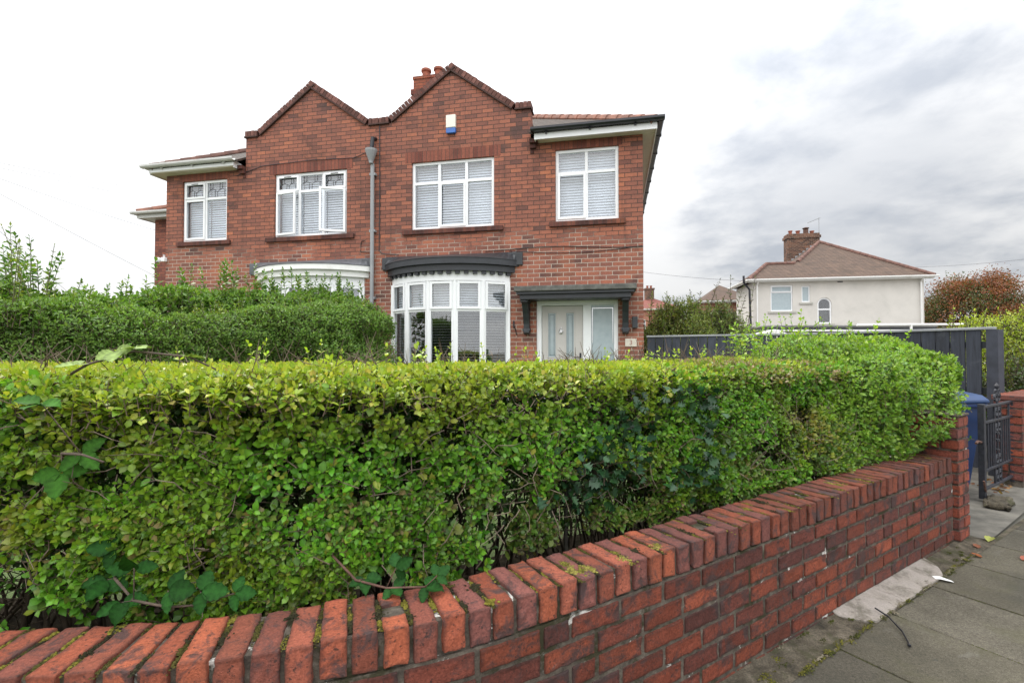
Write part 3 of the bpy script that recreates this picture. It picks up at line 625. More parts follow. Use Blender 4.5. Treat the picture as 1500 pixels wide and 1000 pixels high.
# ------------------------------------------------------------------ garden wall along the street
raw = [(-4.6, 1.62), (-3.6, 1.38), (-2.7, 1.25), (-1.75, 1.20), (-1.048, 1.240), (-.782, 1.294), (-.381, 1.42), (-.0575, 1.564), (.421, 1.852), (1.3, 2.408), (2.2, 2.977), (3.38, 3.721)]
def catmull(P, n=60):
    P = np.array(P); out = []
    for i in range(len(P) - 1):
        p0 = P[max(i - 1, 0)]; p1 = P[i]; p2 = P[i + 1]; p3 = P[min(i + 2, len(P) - 1)]
        for t in np.linspace(0, 1, n, endpoint=False):
            out.append(.5 * ((2 * p1) + (-p0 + p2) * t + (2 * p0 - 5 * p1 + 4 * p2 - p3) * t * t + (-p0 + 3 * p1 - 3 * p2 + p3) * t ** 3))
    out.append(P[-1]); return np.array(out)
pa_ = catmull(raw); 
for _ in range(60): pa_[1:-1] = .25 * pa_[:-2] + .5 * pa_[1:-1] + .25 * pa_[2:]
seg = np.linalg.norm(np.diff(pa_, axis=0), axis=1); S_ = np.concatenate([[0], np.cumsum(seg)]); SEND = S_[-1]
tan_ = np.gradient(pa_, S_, axis=0); tan_ /= np.linalg.norm(tan_, axis=1)[:, None]
DIR = np.array([.8455, .534]); NIN = np.array([-.534, .8455])
def path(s, b):
    """point on the wall path: s metres along it, b metres in from the street face"""
    s = np.asarray(s, float); sc2 = np.clip(s, 0, SEND); e = (s - sc2)[..., None]
    x = np.interp(sc2, S_, pa_[:, 0]); y = np.interp(sc2, S_, pa_[:, 1]); tx = np.interp(sc2, S_, tan_[:, 0]); ty = np.interp(sc2, S_, tan_[:, 1])
    l = np.hypot(tx, ty); T = np.stack([tx / l, ty / l], -1); Nn = np.stack([-T[..., 1], T[..., 0]], -1)
    return np.stack([x, y], -1) + T * e + Nn * np.asarray(b, float)[..., None], T, Nn
sA = S_[np.argmin(np.abs(pa_[:, 0] - .421))]
WT = .663                                                     # top of the coping

def hash_noise(P, seed=0):
    """smooth lattice noise, P (n, d) -> 0..1"""
    P = np.asarray(P, float); n, d = P.shape; I = np.floor(P).astype(np.int64); Fr = P - I; Fr = Fr * Fr * (3 - 2 * Fr); out = np.zeros(n)
    for c in range(2 ** d):
        w = np.ones(n); hsh = np.full(n, seed * 7919 + 17, dtype=np.int64)
        for k in range(d):
            bit = (c >> k) & 1; hsh = (hsh * 73856093) ^ ((I[:, k] + bit) * (19349663 + 83492791 * k)); w = w * (Fr[:, k] if bit else 1 - Fr[:, k])
        hsh = (hsh ^ (hsh >> 13)) * 1274126177 & 0xFFFFFFFF; hsh = (hsh ^ (hsh >> 16)) & 0xFFFFFF
        out += w * (hsh / 0xFFFFFF)
    return out
def fbm(P, o=3, seed=0):
    P = np.asarray(P, float); a = .5; r = 0; tot = 0
    for i in range(o): r = r + a * hash_noise(P * 2 ** i, seed + i); tot += a; a *= .5
    return r / tot

def grid_box(lx, ly, lz, r, nx=6, ny=3, nz=4):
    """rounded, subdivided brick: returns verts (n,3) centred, faces quads"""
    def lin(l, n):
        h = l / 2; q = r + .011
        return np.concatenate([[-h], [-h + r], np.linspace(-h + q, h - q, n), [h - r], [h]]) if l > .05 else np.concatenate([[-h], np.linspace(-h + r, h - r, n), [h]])
    gx, gy, gz = lin(lx, nx), lin(ly, ny), lin(lz, nz); idx = {}; V = []; Fq = []
    def vid(i, j, k):
        if (i, j, k) not in idx: idx[(i, j, k)] = len(V); V.append((gx[i], gy[j], gz[k]))
        return idx[(i, j, k)]
    X, Y, Z = len(gx) - 1, len(gy) - 1, len(gz) - 1
    for i in range(X):
        for j in range(Y):
            Fq.append((vid(i, j, 0), vid(i, j + 1, 0), vid(i + 1, j + 1, 0), vid(i + 1, j, 0))); Fq.append((vid(i, j, Z), vid(i + 1, j, Z), vid(i + 1, j + 1, Z), vid(i, j + 1, Z)))
        for k in range(Z):
            Fq.append((vid(i, 0, k), vid(i + 1, 0, k), vid(i + 1, 0, k + 1), vid(i, 0, k + 1))); Fq.append((vid(i, Y, k), vid(i, Y, k + 1), vid(i + 1, Y, k + 1), vid(i + 1, Y, k)))
    for j in range(Y):
        for k in range(Z):
            Fq.append((vid(0, j, k), vid(0, j, k + 1), vid(0, j + 1, k + 1), vid(0, j + 1, k))); Fq.append((vid(X, j, k), vid(X, j + 1, k), vid(X, j + 1, k + 1), vid(X, j, k + 1)))
    V = np.array(V); inner = np.clip(V, -np.array([lx, ly, lz]) / 2 + r, np.array([lx, ly, lz]) / 2 - r); d = V - inner; L = np.linalg.norm(d, axis=1)
    k = L > 1e-9; V[k] = inner[k] + d[k] / L[k, None] * r
    return V, np.array(Fq)

class Bricks:
    def __init__(s): s.V = []; s.F = []; s.C = []; s.n = 0
    def put(s, V, Fq, col, loc=None):
        C = np.tile(col, (len(V), 1))
        if loc is not None:                              # soot and dirt held along the edges of the brick
            h = np.abs(loc).max(0); d = np.sort(h - np.abs(loc), axis=1); e = np.clip(1 - d[:, 1] / .011, 0, 1) * np.clip(.35 + .9 * fbm(loc * 55 + random.uniform(0, 99), 2, 5), 0, 1)
            C = C * (1 - .72 * e[:, None]) + np.array([.012, .010, .009]) * e[:, None]
        s.V.append(V); s.F.append(Fq + s.n); s.n += len(V); s.C.append(C)
    def build(s, name, mat, parent):
        return fast_mesh(name, np.concatenate(s.V), [np.concatenate(s.F)], np.concatenate(s.C), mat, parent, smooth=False)
def rough(V, amp, seed): return V + (np.stack([fbm(V * 38 + seed, 2, 1), fbm(V * 38 + seed + 9, 2, 2), fbm(V * 38 + seed + 5, 2, 3)], -1) - .5) * amp

def brick_col(kind='body'):
    u = random.random()
    if kind == 'body': base = np.array([(.26, .066, .037), (.21, .058, .038), (.30, .078, .042), (.18, .055, .04), (.15, .052, .042), (.23, .06, .036)][int(u * 6)])
    else: base = np.array([(.38, .098, .048), (.32, .09, .05), (.42, .11, .05), (.28, .085, .054), (.35, .10, .055), (.25, .088, .066)][int(u * 6)])
    return base * random.uniform(.82, 1.12)

GW = empty('garden_wall', (float(path(sA, 0)[0][0]), float(path(sA, 0)[0][1]), 0), 0, 'low curved red brick garden wall with mossy brick-on-edge coping below the front hedge', 'wall')
def to_gw(P): return P - np.array([GW.location.x, GW.location.y, 0])
br = Bricks(); CO = .0863; CT = WT - .118
for r_ in range(7):
    zc = CT - (r_ + .5) * CO - .004; s = .12 * (r_ % 2) + .03
    while s < SEND:
        L = .228
        if random.random() < .06: L = .112
        L = min(L, SEND - s)
        if L < .04: break
        V, Fq = grid_box(L - .006, .11, .0690, .004, 8, 2, 3); loc = V; V = rough(V, .009, random.uniform(0, 99)); cs, cb = s + L / 2, .055 + random.uniform(-.003, .003)
        ta = random.uniform(-.012, .012); V = V @ np.array([[math.cos(ta), 0, math.sin(ta)], [0, 1, 0], [-math.sin(ta), 0, math.cos(ta)]]).T
        P2, _, _ = path(cs + V[:, 0], cb + V[:, 1]); P3 = np.concatenate([P2, (zc + V[:, 2])[:, None]], 1)
        br.put(to_gw(P3), Fq, brick_col() * random.uniform(.58, .84), loc); s += L + .012
gwb = br.build('brick_courses', M['brickface'], GW)
# mortar core, a little behind the brick faces
m, t, b = new_mat('mortar'); co = obj_co(t); n1 = t.noise(co, 22, 8, .7); n2 = t.noise(co, 5, 6, .7, .5)
c = t.ramp(n1, [(.3, (.045, .038, .032)), (.55, (.115, .097, .078)), (.75, (.21, .185, .15))]); c = t.mix(t.smooth(t.noise(co, 3.6, 6, .75, .8), .575, .62), c, (.60, .58, .54))
c = t.mix(t.m('MULTIPLY', t.smooth(n2, .50, .60), .85), c, (.035, .034, .016)); t.put(b.inputs['Base Color'], c); b.inputs['Roughness'].default_value = .95; b.inputs['Specular IOR Level'].default_value = .15
t.put(b.inputs['Normal'], t.bump(t.noise(co, 120, 6, .7), .9, .006)); M['mortar'] = m
def path_slab(s0, s1, b0, b1, z0, z1, n, name, mat, parent, org):
    ss = np.linspace(s0, s1, n); A = path(ss, np.full(n, b0))[0]; B = path(ss, np.full(n, b1))[0]
    V = np.concatenate([np.c_[A, np.full(n, z0)], np.c_[A, np.full(n, z1)], np.c_[B, np.full(n, z1)], np.c_[B, np.full(n, z0)]]) - np.array(org)
    F_ = []
    for i in range(n - 1):
        for k in range(4): F_.append((k * n + i, k * n + i + 1, ((k + 1) % 4) * n + i + 1, ((k + 1) % 4) * n + i))
    mb = MB(); mb.add(V, F_ + [(0, n, 2 * n, 3 * n), (n - 1, 4 * n - 1, 3 * n - 1, 2 * n - 1)]); return mb.build(name, mat, parent)
ORG = (GW.location.x, GW.location.y, 0)
path_slab(0, SEND, .0055, .222, -.1, CT - .002, 200, 'mortar', M['mortar'], GW, ORG)
path_slab(0, SEND, .014, .214, CT - .001, WT - .012, 200, 'coping_mortar', M['mortar'], GW, ORG)
cp = Bricks(); PIT = .0875; nb = int(SEND / PIT); holes_s = [sA + v for v in (-.86, .63, 1.48)]
for i in range(nb):
    s = (i + .5) * PIT; zt = WT + random.uniform(-.004, .004); near = [abs(s - h) < PIT / 2 for h in holes_s]
    pieces = [(.0, .228)]
    if any(near): pieces = [(.0, .075), (.150, .228)]
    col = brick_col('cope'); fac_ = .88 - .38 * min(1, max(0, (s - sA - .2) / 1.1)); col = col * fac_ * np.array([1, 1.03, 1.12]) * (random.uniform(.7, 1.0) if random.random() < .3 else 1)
    for b0, b1 in pieces:
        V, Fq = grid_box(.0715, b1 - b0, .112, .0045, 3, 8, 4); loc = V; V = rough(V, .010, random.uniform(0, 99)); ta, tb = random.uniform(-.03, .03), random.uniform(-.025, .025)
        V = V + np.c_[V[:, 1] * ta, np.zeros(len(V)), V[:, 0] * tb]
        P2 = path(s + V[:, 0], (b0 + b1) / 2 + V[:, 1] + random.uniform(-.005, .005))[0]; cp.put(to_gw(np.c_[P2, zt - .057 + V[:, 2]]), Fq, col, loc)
cp.build('coping', M['coping_face'], GW)

def moss_blobs(centres, sizes, cols, per, spread, name, mat, parent, org):
    """many tiny lumps round each centre"""
    tv, tf = [], []
    nl = 6
    for k in range(1, 3):
        for j in range(nl): a = 2 * math.pi * j / nl; e = math.pi / 2 * (k - 1) / 2; tv.append((math.cos(a) * math.cos(e), math.sin(a) * math.cos(e), math.sin(e)))
    tv.append((0, 0, 1)); tv = np.array(tv)
    for j in range(nl): tf.append((j, (j + 1) % nl, nl + (j + 1) % nl)); tf.append((j, nl + (j + 1) % nl, nl + j)); tf.append((nl + j, nl + (j + 1) % nl, 2 * nl))
    tf = np.array(tf); Vs, Fs, Cs = [], [], []; n = 0
    for c, (ta, tb), sz, col in zip(centres, spread, sizes, cols):
        q = rng.normal(size=(per, 2)); off = q[:, :1] * ta + q[:, 1:] * tb; d = np.exp(-(q ** 2).sum(1) / 2)
        for k in range(per):
            r_ = sz * rng.uniform(.4, 1.0); V = tv * r_ * np.array([1, 1, .5 + .7 * d[k]]) + c + np.r_[off[k], -.003]; Vs.append(V); Fs.append(tf + n); n += len(V); Cs.append(np.tile(np.array(col) * rng.uniform(.6, 1.35), (len(V), 1)))
    return fast_mesh(name, np.concatenate(Vs) - np.array(org), [np.concatenate(Fs)], np.concatenate(Cs), mat, parent)
cen, spr, siz, cols = [], [], [], []
for i in range(640):
    j = rng.integers(3, nb); s = j * PIT; bb = rng.uniform(.02, .21)
    if s < sA - 2.2: continue
    P2, T, Nn = path(s, bb); onj = rng.random() < .88
    cen.append(np.r_[P2, WT - (.004 if onj else -.001)]); spr.append((T * (.0045 if onj else .010), Nn * (.018 if onj else .012))); siz.append(rng.uniform(.0035, .0075))
    u = rng.random(); cols.append((.13, .115, .02) if u < .25 else ((.055, .050, .014) if u < .65 else (.028, .026, .014)))
for ds, bb, big in ((-.12, .05, .014), (.03, .06, .02), (.25, .05, .017), (-.20, .07, .012), (1.30, .09, .016), (1.9, .12, .016)):
    P2, T, Nn = path(sA + ds, bb)
    for k in range(3): cen.append(np.r_[P2 + T * rng.normal() * .014 + Nn * rng.normal() * .018, WT]); spr.append((T * big * .7, Nn * big)); siz.append(.0065); cols.append((.20, .175, .045) if k else (.13, .12, .025))
mo = moss_blobs(cen, siz, cols, 34, spr, 'moss', M['moss'], GW, ORG); tag(mo, kind='stuff')

# pillar at the end of the wall (stretchers wrapped round a square), and the wall beyond the gate
def brick_block(root, w, d, z0, z1, name='brick_courses', course=CO, top_slab=None):
    """free-standing brick block of plan w x d in the root's frame (x along the street, y in from it)"""
    bk = Bricks(); nr = int((z1 - z0) / course); hlf = .114
    for r_ in range(nr):
        zc = z1 - (r_ + .5) * course
        for side in range(4):
            L = (w if side % 2 == 0 else d); s = 0 if r_ % 2 == 0 else hlf; e = L - (hlf if r_ % 2 == 0 else 0)
            x = s
            while x < e - .02:
                l = min(.228, e - x)
                if 0 < e - x - l < .08: l = e - x
                V, Fq = grid_box(l - .008, .108, .0725, .005, 5, 2, 3); loc = V; V = rough(V, .006, random.uniform(0, 99)); P = np.c_[x + l / 2 + V[:, 0], .054 + V[:, 1] + random.uniform(-.003, .003), zc + V[:, 2]]
                if side == 1: P = np.c_[w - P[:, 1], P[:, 0], P[:, 2]]
                if side == 2: P = np.c_[w - P[:, 0], d - P[:, 1], P[:, 2]]
                if side == 3: P = np.c_[P[:, 1], d - P[:, 0], P[:, 2]]
                bk.put(P, Fq, brick_col('body') * np.array([1.1, 1.1, 1.1]), loc); x += l + .008
    bk.build(name, M['brickface'], root)
    mb = MB(); mb.box(.010, w - .010, .010, d - .010, z0 - .05, z1 - .006); mb.build('mortar', M['mortar'], root)
RZ = math.atan2(DIR[1], DIR[0])
pb = path(SEND - .001, -.032)[0] + DIR * .012
PL = empty('gate_pillar', (pb[0], pb[1], 0), RZ, 'square red brick pillar ending the low wall beside the gateway', 'pillar')
brick_block(PL, .238, .345, 0.0, .965)
mb = MB(); mb.box(-.003, .241, -.003, .348, .9651, .985); mb.build('cement_cap', M['mortar'], PL, bevel=.008)
W2 = empty('garden_wall', (5.47, 5.19, 0), R(32), 'short red brick wall with a flat coping just beyond the iron gate', 'wall')
brick_block(W2, 2.6, .23, 0.0, .93)
mb = MB()
for i in range(29): mb.box(i * .09, i * .09 + .08, -.015, .245, .931, .985 + random.uniform(-.003, .003), None, tuple(brick_col('cope') * .6))
mb.build('coping', M['coping_face'], W2, bevel=.005)

# ------------------------------------------------------------------ gate, bin
gl_ = Vector((4.575, 4.73, 0)); gr_ = Vector((5.46, 5.29, 0)); gd = gr_ - gl_; GL = gd.length
GT = empty('iron_gate', gl_, math.atan2(gd.y, gd.x), 'black wrought iron gate with upright bars and a scrolled centre', 'gate')
mb = MB(); mb.box(0, .05, -.025, .025, .03, .95); mb.box(GL - .04, GL, -.02, .02, .05, .97); mb.box(.05, GL - .04, -.012, .012, .905, .93); mb.box(.05, GL - .04, -.012, .012, .75, .775); mb.box(.05, GL - .04, -.012, .012, .10, .125); mb.box(.05, GL - .04, -.012, .012, .28, .305)
gf = mb.build('gate_frame', M['iron'], GT, bevel=.004)
mb = MB()
for i in range(11):
    x = .05 + (GL - .09) * (i + 1) / 12
    if 4 <= i <= 6: continue
    mb.tube([(x, 0, .29), (x, 0, .76)], .008, 6)
for x in (.42, .62): mb.tube([(x, 0, .12), (x, 0, .92)], .010, 6)
for x in (.12, .92): mb.tube([(x, 0, .765), (x, 0, .915)], .009, 6)
mb.build('bars', M['iron'], GT)
mb = MB(); cx = .52
def scroll(x, z, r, s0, s1, turns=1.4):
    mb.tube([(x + s0 * r * (1 - .55 * u) * math.cos(u * turns * 2 * math.pi), 0, z + s1 * r * (1 - .55 * u) * math.sin(u * turns * 2 * math.pi)) for u in np.linspace(0, 1, 22)], .010, 6)
for sgn in (-1, 1):
    for z, r_ in ((.99, .05), (.84, .05), (.68, .045), (.36, .05), (.20, .05)): scroll(cx + sgn * .05, z, r_, sgn, 1); 
    scroll(cx + sgn * .045, 1.05, .03, sgn, -1)
mb.tube([(cx, 0, .10), (cx, 0, 1.09)], .011, 6); mb.lathe([(.001, 0), (.02, .02), (.022, .04), (.001, .075)], (cx, 0, 1.07), 8)
for z in (.45, .55, .62): mb.lathe([(.001, -.02), (.02, -.01), (.02, .01), (.001, .02)], (cx, 0, z), 8)
mb.build('scrollwork', M['iron'], GT)
mb = MB(); mb.tube([(.0, 0, .58), (-.10, .0, .60), (-.15, 0, .585)], .012, 6); mb.build('latch', M['rust'], GT); mb = MB(); mb.tube([(.03, -.02, .10), (-.02, -.03, .13), (-.06, -.03, .22)], .009, 6); mb.build('drop_bolt', M['rust'], GT)
BN = empty('wheelie_bin', (4.50, 5.22, 0.012), R(8), 'blue wheelie bin with a lighter blue lid behind the gate', 'bin')
mb = MB(); mb.add([(-.20, -.24, .07), (.20, -.24, .07), (.20, .20, .07), (-.20, .20, .07), (-.265, -.33, .90), (.265, -.33, .90), (.265, .28, .90), (-.265, .28, .90)], [(0, 3, 2, 1), (4, 5, 6, 7), (0, 1, 5, 4), (1, 2, 6, 5), (2, 3, 7, 6), (3, 0, 4, 7)])
body = mb.build('body', M['binblue'], BN, bevel=.02)
mb = MB(); mb.box(-.285, .285, -.35, .30, .885, .925); mb.build('rim', M['binblue'], body, bevel=.01)
mb = MB(); mb.prism([(-.365, .928), (.32, .928), (.32, .965), (.10, 1.02), (-.12, 1.03), (-.30, 1.005), (-.365, .96)], -.29, .29, 'x'); lid = mb.build('lid', M['binlid'], BN, bevel=.012)
mb = MB(); mb.tube([(-.2, .33, .95), (-.2, .38, .95), (.2, .38, .95), (.2, .33, .95)], .014, 8); mb.build('handle', M['binblue'], lid)
mb = MB(); mb.prism([(-.04, 1.029), (.05, 1.027), (.05, 1.034), (-.04, 1.036)], -.05, .05, 'x'); mb.build('lid_recess', M['anthracite'], lid)
for sx in (-1, 1):
    mb = MB(); mb.tube([(sx * .19, .22, .10), (sx * .245, .22, .10)], .10, 16); mb.build('wheel', M['black'], BN)

# ------------------------------------------------------------------ timber fence (kinked run, house corner to gateway)
P1, PK, P2_ = Vector((2.60, 9.28, 0)), Vector((4.9, 7.7, 0)), Vector((5.68, 5.70, 0)); FT = 1.765
m, t, b = new_mat('painted_boards'); co = obj_co(t); x, y, z = t.sep(co)
grain = t.noise(t.comb(t.m('MULTIPLY', x, 30.), t.m('MULTIPLY', y, 30.), t.m('MULTIPLY', z, 2.2)), 1.0, 6, .65, .6); a = t.node('ShaderNodeAttribute', attribute_name='Col')
c = t.mix(1, a.outputs['Color'], t.ramp(grain, [(.3, .5), (.7, 1.6)]), 'MULTIPLY'); c = t.mix(t.m('MULTIPLY', t.smooth(t.noise(co, 4., 6, .7, .5), .55, .7), .35), c, (.10, .105, .12)); t.put(b.inputs['Base Color'], c); b.inputs['Roughness'].default_value = .7; t.put(b.inputs['Normal'], t.bump(grain, .35, .01)); M['boards'] = m
M['boards_plain'] = plain('post_paint', (.034, .038, .052), .65, .25, 8)
FN = empty('timber_fence', P1, 0, 'dark grey painted board fence running from the house corner to the gateway', 'fence')
bd = MB()
for A, B in ((P1, PK), (PK, P2_)):
    d = B - A; L = d.length; T = Matrix.Translation(A - P1) @ Matrix.Rotation(math.atan2(d.y, d.x), 4, 'Z'); n = int(L / .157)
    for i in range(n):
        k = random.uniform(.72, 1.4); bd.box(i * .157 + .004, i * .157 + .148 + random.uniform(-.003, .002), -.011, .011, .06, FT - .045, T, (.024 * k, .028 * k, .039 * k))
    for z in (.35, .95, 1.5): rl = MB(); rl.box(0, L - .06, .012, .055, z, z + .08, T); rl.build('rail', M['anthracite'], FN)
    cpz = MB(); cpz.box(-.01, L + .01, -.03, .05, FT - .044, FT - .012, T); cpz.build('top_rail', M['greypipe'], FN, bevel=.006)
    ps = MB(); ps.box(L - .05, L + .06, -.045, .075, 0, FT - .045, T); ps.build('post', M['boards_plain'], FN)
bd.build('boards', M['boards'], FN)

# ------------------------------------------------------------------ ground
def flat(name, poly, z, mat, kind='structure', thick=None):
    mb = MB()
    if thick: mb.prism(poly, z - thick, z, 'z')
    else: mb.add([(a, b, z) for a, b in poly], [tuple(range(len(poly)))])
    o = mb.build(name, mat, recalc=bool(thick)); tag(o, kind=kind)
    if not thick and o.data.polygons[0].normal.z < 0: o.data.flip_normals()
    return o
m, t, b = new_mat('grass_ground'); co = obj_co(t); n1 = t.noise(co, 3, 8, .7); n2 = t.noise(co, 60, 4, .7)
c = t.mix(n2, (.055, .09, .028), (.12, .18, .045)); c = t.mix(t.m('MULTIPLY', t.smooth(n1, .5, .7), .5), c, (.11, .12, .05)); t.put(b.inputs['Base Color'], c); b.inputs['Roughness'].default_value = .9; t.put(b.inputs['Normal'], t.bump(n2, .8, .03)); M['grass'] = m
m, t, b = new_mat('paving'); co = obj_co(t); a = t.node('ShaderNodeAttribute', attribute_name='Col')
n1 = t.noise(co, 1.6, 8, .7, .4); n2 = t.noise(co, 70, 5, .75); n3 = t.noise(co, 260, 3, .6)
c = t.mix(t.smooth(n1, .35, .65), (.068, .061, .046), (.108, .097, .075)); c = t.mix(1, c, t.ramp(n2, [(.3, .55), (.7, 1.4)]), 'MULTIPLY'); c = t.mix(1, c, t.ramp(n3, [(.3, .5), (.68, 1.7)]), 'MULTIPLY')
c = t.mix(t.m('MULTIPLY', t.smooth(t.noise(co, 2.6, 6, .7, .6), .52, .66), .4), c, (.085, .082, .045)); c = t.mix(1, c, a.outputs['Color'], 'MULTIPLY')
vo = t.node('ShaderNodeTexVoronoi', feature='F1'); t.put(vo.inputs['Vector'], co); vo.inputs['Scale'].default_value = 5.5; gum = t.m('SUBTRACT', 1., t.smooth(vo.outputs['Distance'], .05, .085)); c = t.mix(t.m('MULTIPLY', gum, .5), c, (.05, .05, .045))
wr_ = t.noise(co, 4.5, 8, .75, 1.2); c = t.mix(t.m('MULTIPLY', t.smooth(wr_, .58, .68), .4), c, (.16, .15, .128)); c = t.mix(t.m('MULTIPLY', t.smooth(t.noise(co, 1.1, 5, .6), .5, .65), .5), c, (.05, .05, .04))
t.put(b.inputs['Base Color'], c); b.inputs['Roughness'].default_value = .85; b.inputs['Specular IOR Level'].default_value = .3; t.put(b.inputs['Normal'], t.bump(t.m('ADD', t.m('ADD', n2, n3), wr_), .6, .008)); M['paving'] = m
m, t, b = new_mat('dirt'); co = obj_co(t); n1 = t.noise(co, 9, 8, .7, .3); n2 = t.noise(co, 140, 5, .75); n3 = t.noise(co, 4, 5, .7)
c = t.ramp(n1, [(.32, (.035, .029, .018)), (.5, (.10, .083, .056)), (.68, (.20, .17, .125))]); c = t.mix(1, c, t.ramp(n2, [(.35, .5), (.7, 1.7)]), 'MULTIPLY'); c = t.mix(t.m('MULTIPLY', t.smooth(n3, .5, .6), .6), c, (.05, .055, .015))
t.put(b.inputs['Base Color'], c); b.inputs['Roughness'].default_value = .95; t.put(b.inputs['Normal'], t.bump(t.m('ADD', n1, n2), .9, .02)); M['dirt'] = m
m, t, b = new_mat('concrete'); co = obj_co(t); n1 = t.noise(co, 7, 8, .7, .5); n2 = t.noise(co, 130, 4, .7)
c = t.ramp(n1, [(.38, (.14, .125, .10)), (.5, (.27, .24, .21)), (.7, (.34, .305, .275))]); c = t.mix(1, c, t.ramp(n2, [(.3, .75), (.7, 1.2)]), 'MULTIPLY'); c = t.mix(t.smooth(t.noise(co, 5, 6, .7, .6), .58, .66), c, (.10, .085, .06))
t.put(b.inputs['Base Color'], c); b.inputs['Roughness'].default_value = .9; t.put(b.inputs['Normal'], t.bump(t.m('ADD', n1, n2), .5, .01)); M['concrete'] = m
M['asphalt'] = plain('asphalt', (.05, .05, .052), .9, .3, 40, .5, bscale=150)
M['driveway'] = plain('driveway', (.12, .112, .095), .9, .35, 5, .3, bscale=60, dirt=((.05, .045, .03), .7))
M['soil'] = plain('bed_soil', (.018, .015, .010), 1., .4, 20, .6, bscale=60, spec=.05)

M['earth'] = plain('ground_earth', (.12, .115, .095), .95, .3, .8, .4, bscale=30)
o = flat('ground', [(-300, -120), (300, -120), (300, 700), (-300, 700)], -.03, M['earth'])
flat('road', [(-60, -12), (60, -12), (60, -4.2), (-60, -4.2)], -.014, M['asphalt'])
ss = np.linspace(0, SEND - .02, 60); inner = path(ss, np.full(60, .215))[0]
lw = [tuple(p) for p in inner] + [(3.15, 4.05), (2.9, 5.2), (4.9, 7.2), (2.62, 9.27)] + [tuple((house_pt(x, 0.1, 0))[:2]) for x in (5.5, -5.5)] + [(-14, 13), (-14, 2.0)]
flat('lawn', lw, G, M['grass'])
ss = np.linspace(0, SEND - .02, 60); bed = [tuple(p) for p in path(ss, np.full(60, .22))[0]] + [tuple(p) for p in path(ss, np.full(60, 1.25))[0]][::-1]
flat('soil_bed', bed, G + .012, M['soil'])
flat('path', [(3.1, 3.9), (3.6, 3.7), (5.5, 5.0), (7.5, 6.3), (6.3, 8.0), (4.9, 7.2), (2.9, 5.2)], .004, M['driveway'])
# kerb-side dirt strip, cement strip at the foot of the wall
n_ = 90; ss = np.linspace(0, SEND + .3, n_); A = path(ss, np.full(n_, .03))[0]; B = path(ss, np.full(n_, -.165))[0]
zs = lambda s, k: .002 + .022 * (1 - k) * fbm(np.c_[s * 6, np.full(len(s), k * 3.)], 3, 4)
mb = MB(); rows = 6; Vv = []
for k in range(rows):
    f = k / (rows - 1); P = A * (1 - f) + B * f; Vv += [(p[0], p[1], z) for p, z in zip(P, zs(ss, f))]
mb.add(Vv, [(k * n_ + i, k * n_ + i + 1, (k + 1) * n_ + i + 1, (k + 1) * n_ + i) for k in range(rows - 1) for i in range(n_ - 1)]); o = mb.build('dirt_strip', M['dirt'], smooth=True, recalc=False); o.data.flip_normals(); tag(o, kind='structure')
ss = np.linspace(sA + 1.62, sA + 2.92, 40); wob = .02 * (fbm(np.c_[ss * 9, ss * 0], 3, 8) - .5)
A = path(ss, np.full(40, .02))[0]; B = path(ss, -.158 + wob)[0]
taper = np.clip(np.minimum((ss - ss[0]) / .12, (ss[-1] - ss) / .2), 0, 1) ** .6; B = A + (B - A) * (.25 + .75 * taper)[:, None]
mb = MB(); mb.add([(p[0], p[1], .030) for p in A] + [(p[0], p[1], .013) for p in B] + [(p[0], p[1], .0) for p in B], [(i, 40 + i, 41 + i, i + 1) for i in range(39)] + [(40 + i, 80 + i, 81 + i, 41 + i) for i in range(39)] + [(0, 80, 40), (39, 79, 119)])
tag(mb.build('cement_strip', M['concrete']), kind='structure')
# paving slabs: rows running out from the wall
mb = MB(); e0 = -.158; slab_rows = [(e0, -1.06), (-1.06, -1.66), (-1.66, -2.26), (-2.26, -2.86), (-2.86, -3.46), (-3.46, -4.06)]
for ri, (t0, t1) in enumerate(slab_rows):
    for i in range(-14, 16):
        s0 = sA + 1.148 * 1.15 + i * .602 + (.3 if ri % 2 else 0); k = random.uniform(.86, 1.1); z = random.uniform(-.004, .003)
        if i >= 5 and ri == 0: k *= .6
        sn = np.linspace(s0 + .005, s0 + .595, 5); P0 = path(sn, np.full(5, t0 - .003))[0]; P1_ = path(sn, np.full(5, t1 + .003))[0]
        ring = [tuple(p) for p in P0] + [tuple(p) for p in P1_[::-1]]
        mb.prism(ring, -.03, z, 'z', None, (k, k, k * random.uniform(.94, 1.02)))
tag(mb.build('pavement', M['paving'], bevel=.004), kind='structure')
n_ = 100; ss = np.linspace(0, SEND + 6, n_); A = path(ss, np.full(n_, -.12))[0]; B = path(ss, np.full(n_, -4.3))[0]
mb = MB(); mb.add([(*p, -.008) for p in A] + [(*p, -.008) for p in B], [(i, n_ + i, n_ + i + 1, i + 1) for i in range(n_ - 1)]); o = mb.build('pavement_bed', M['dirt'], recalc=False); tag(o, kind='structure')

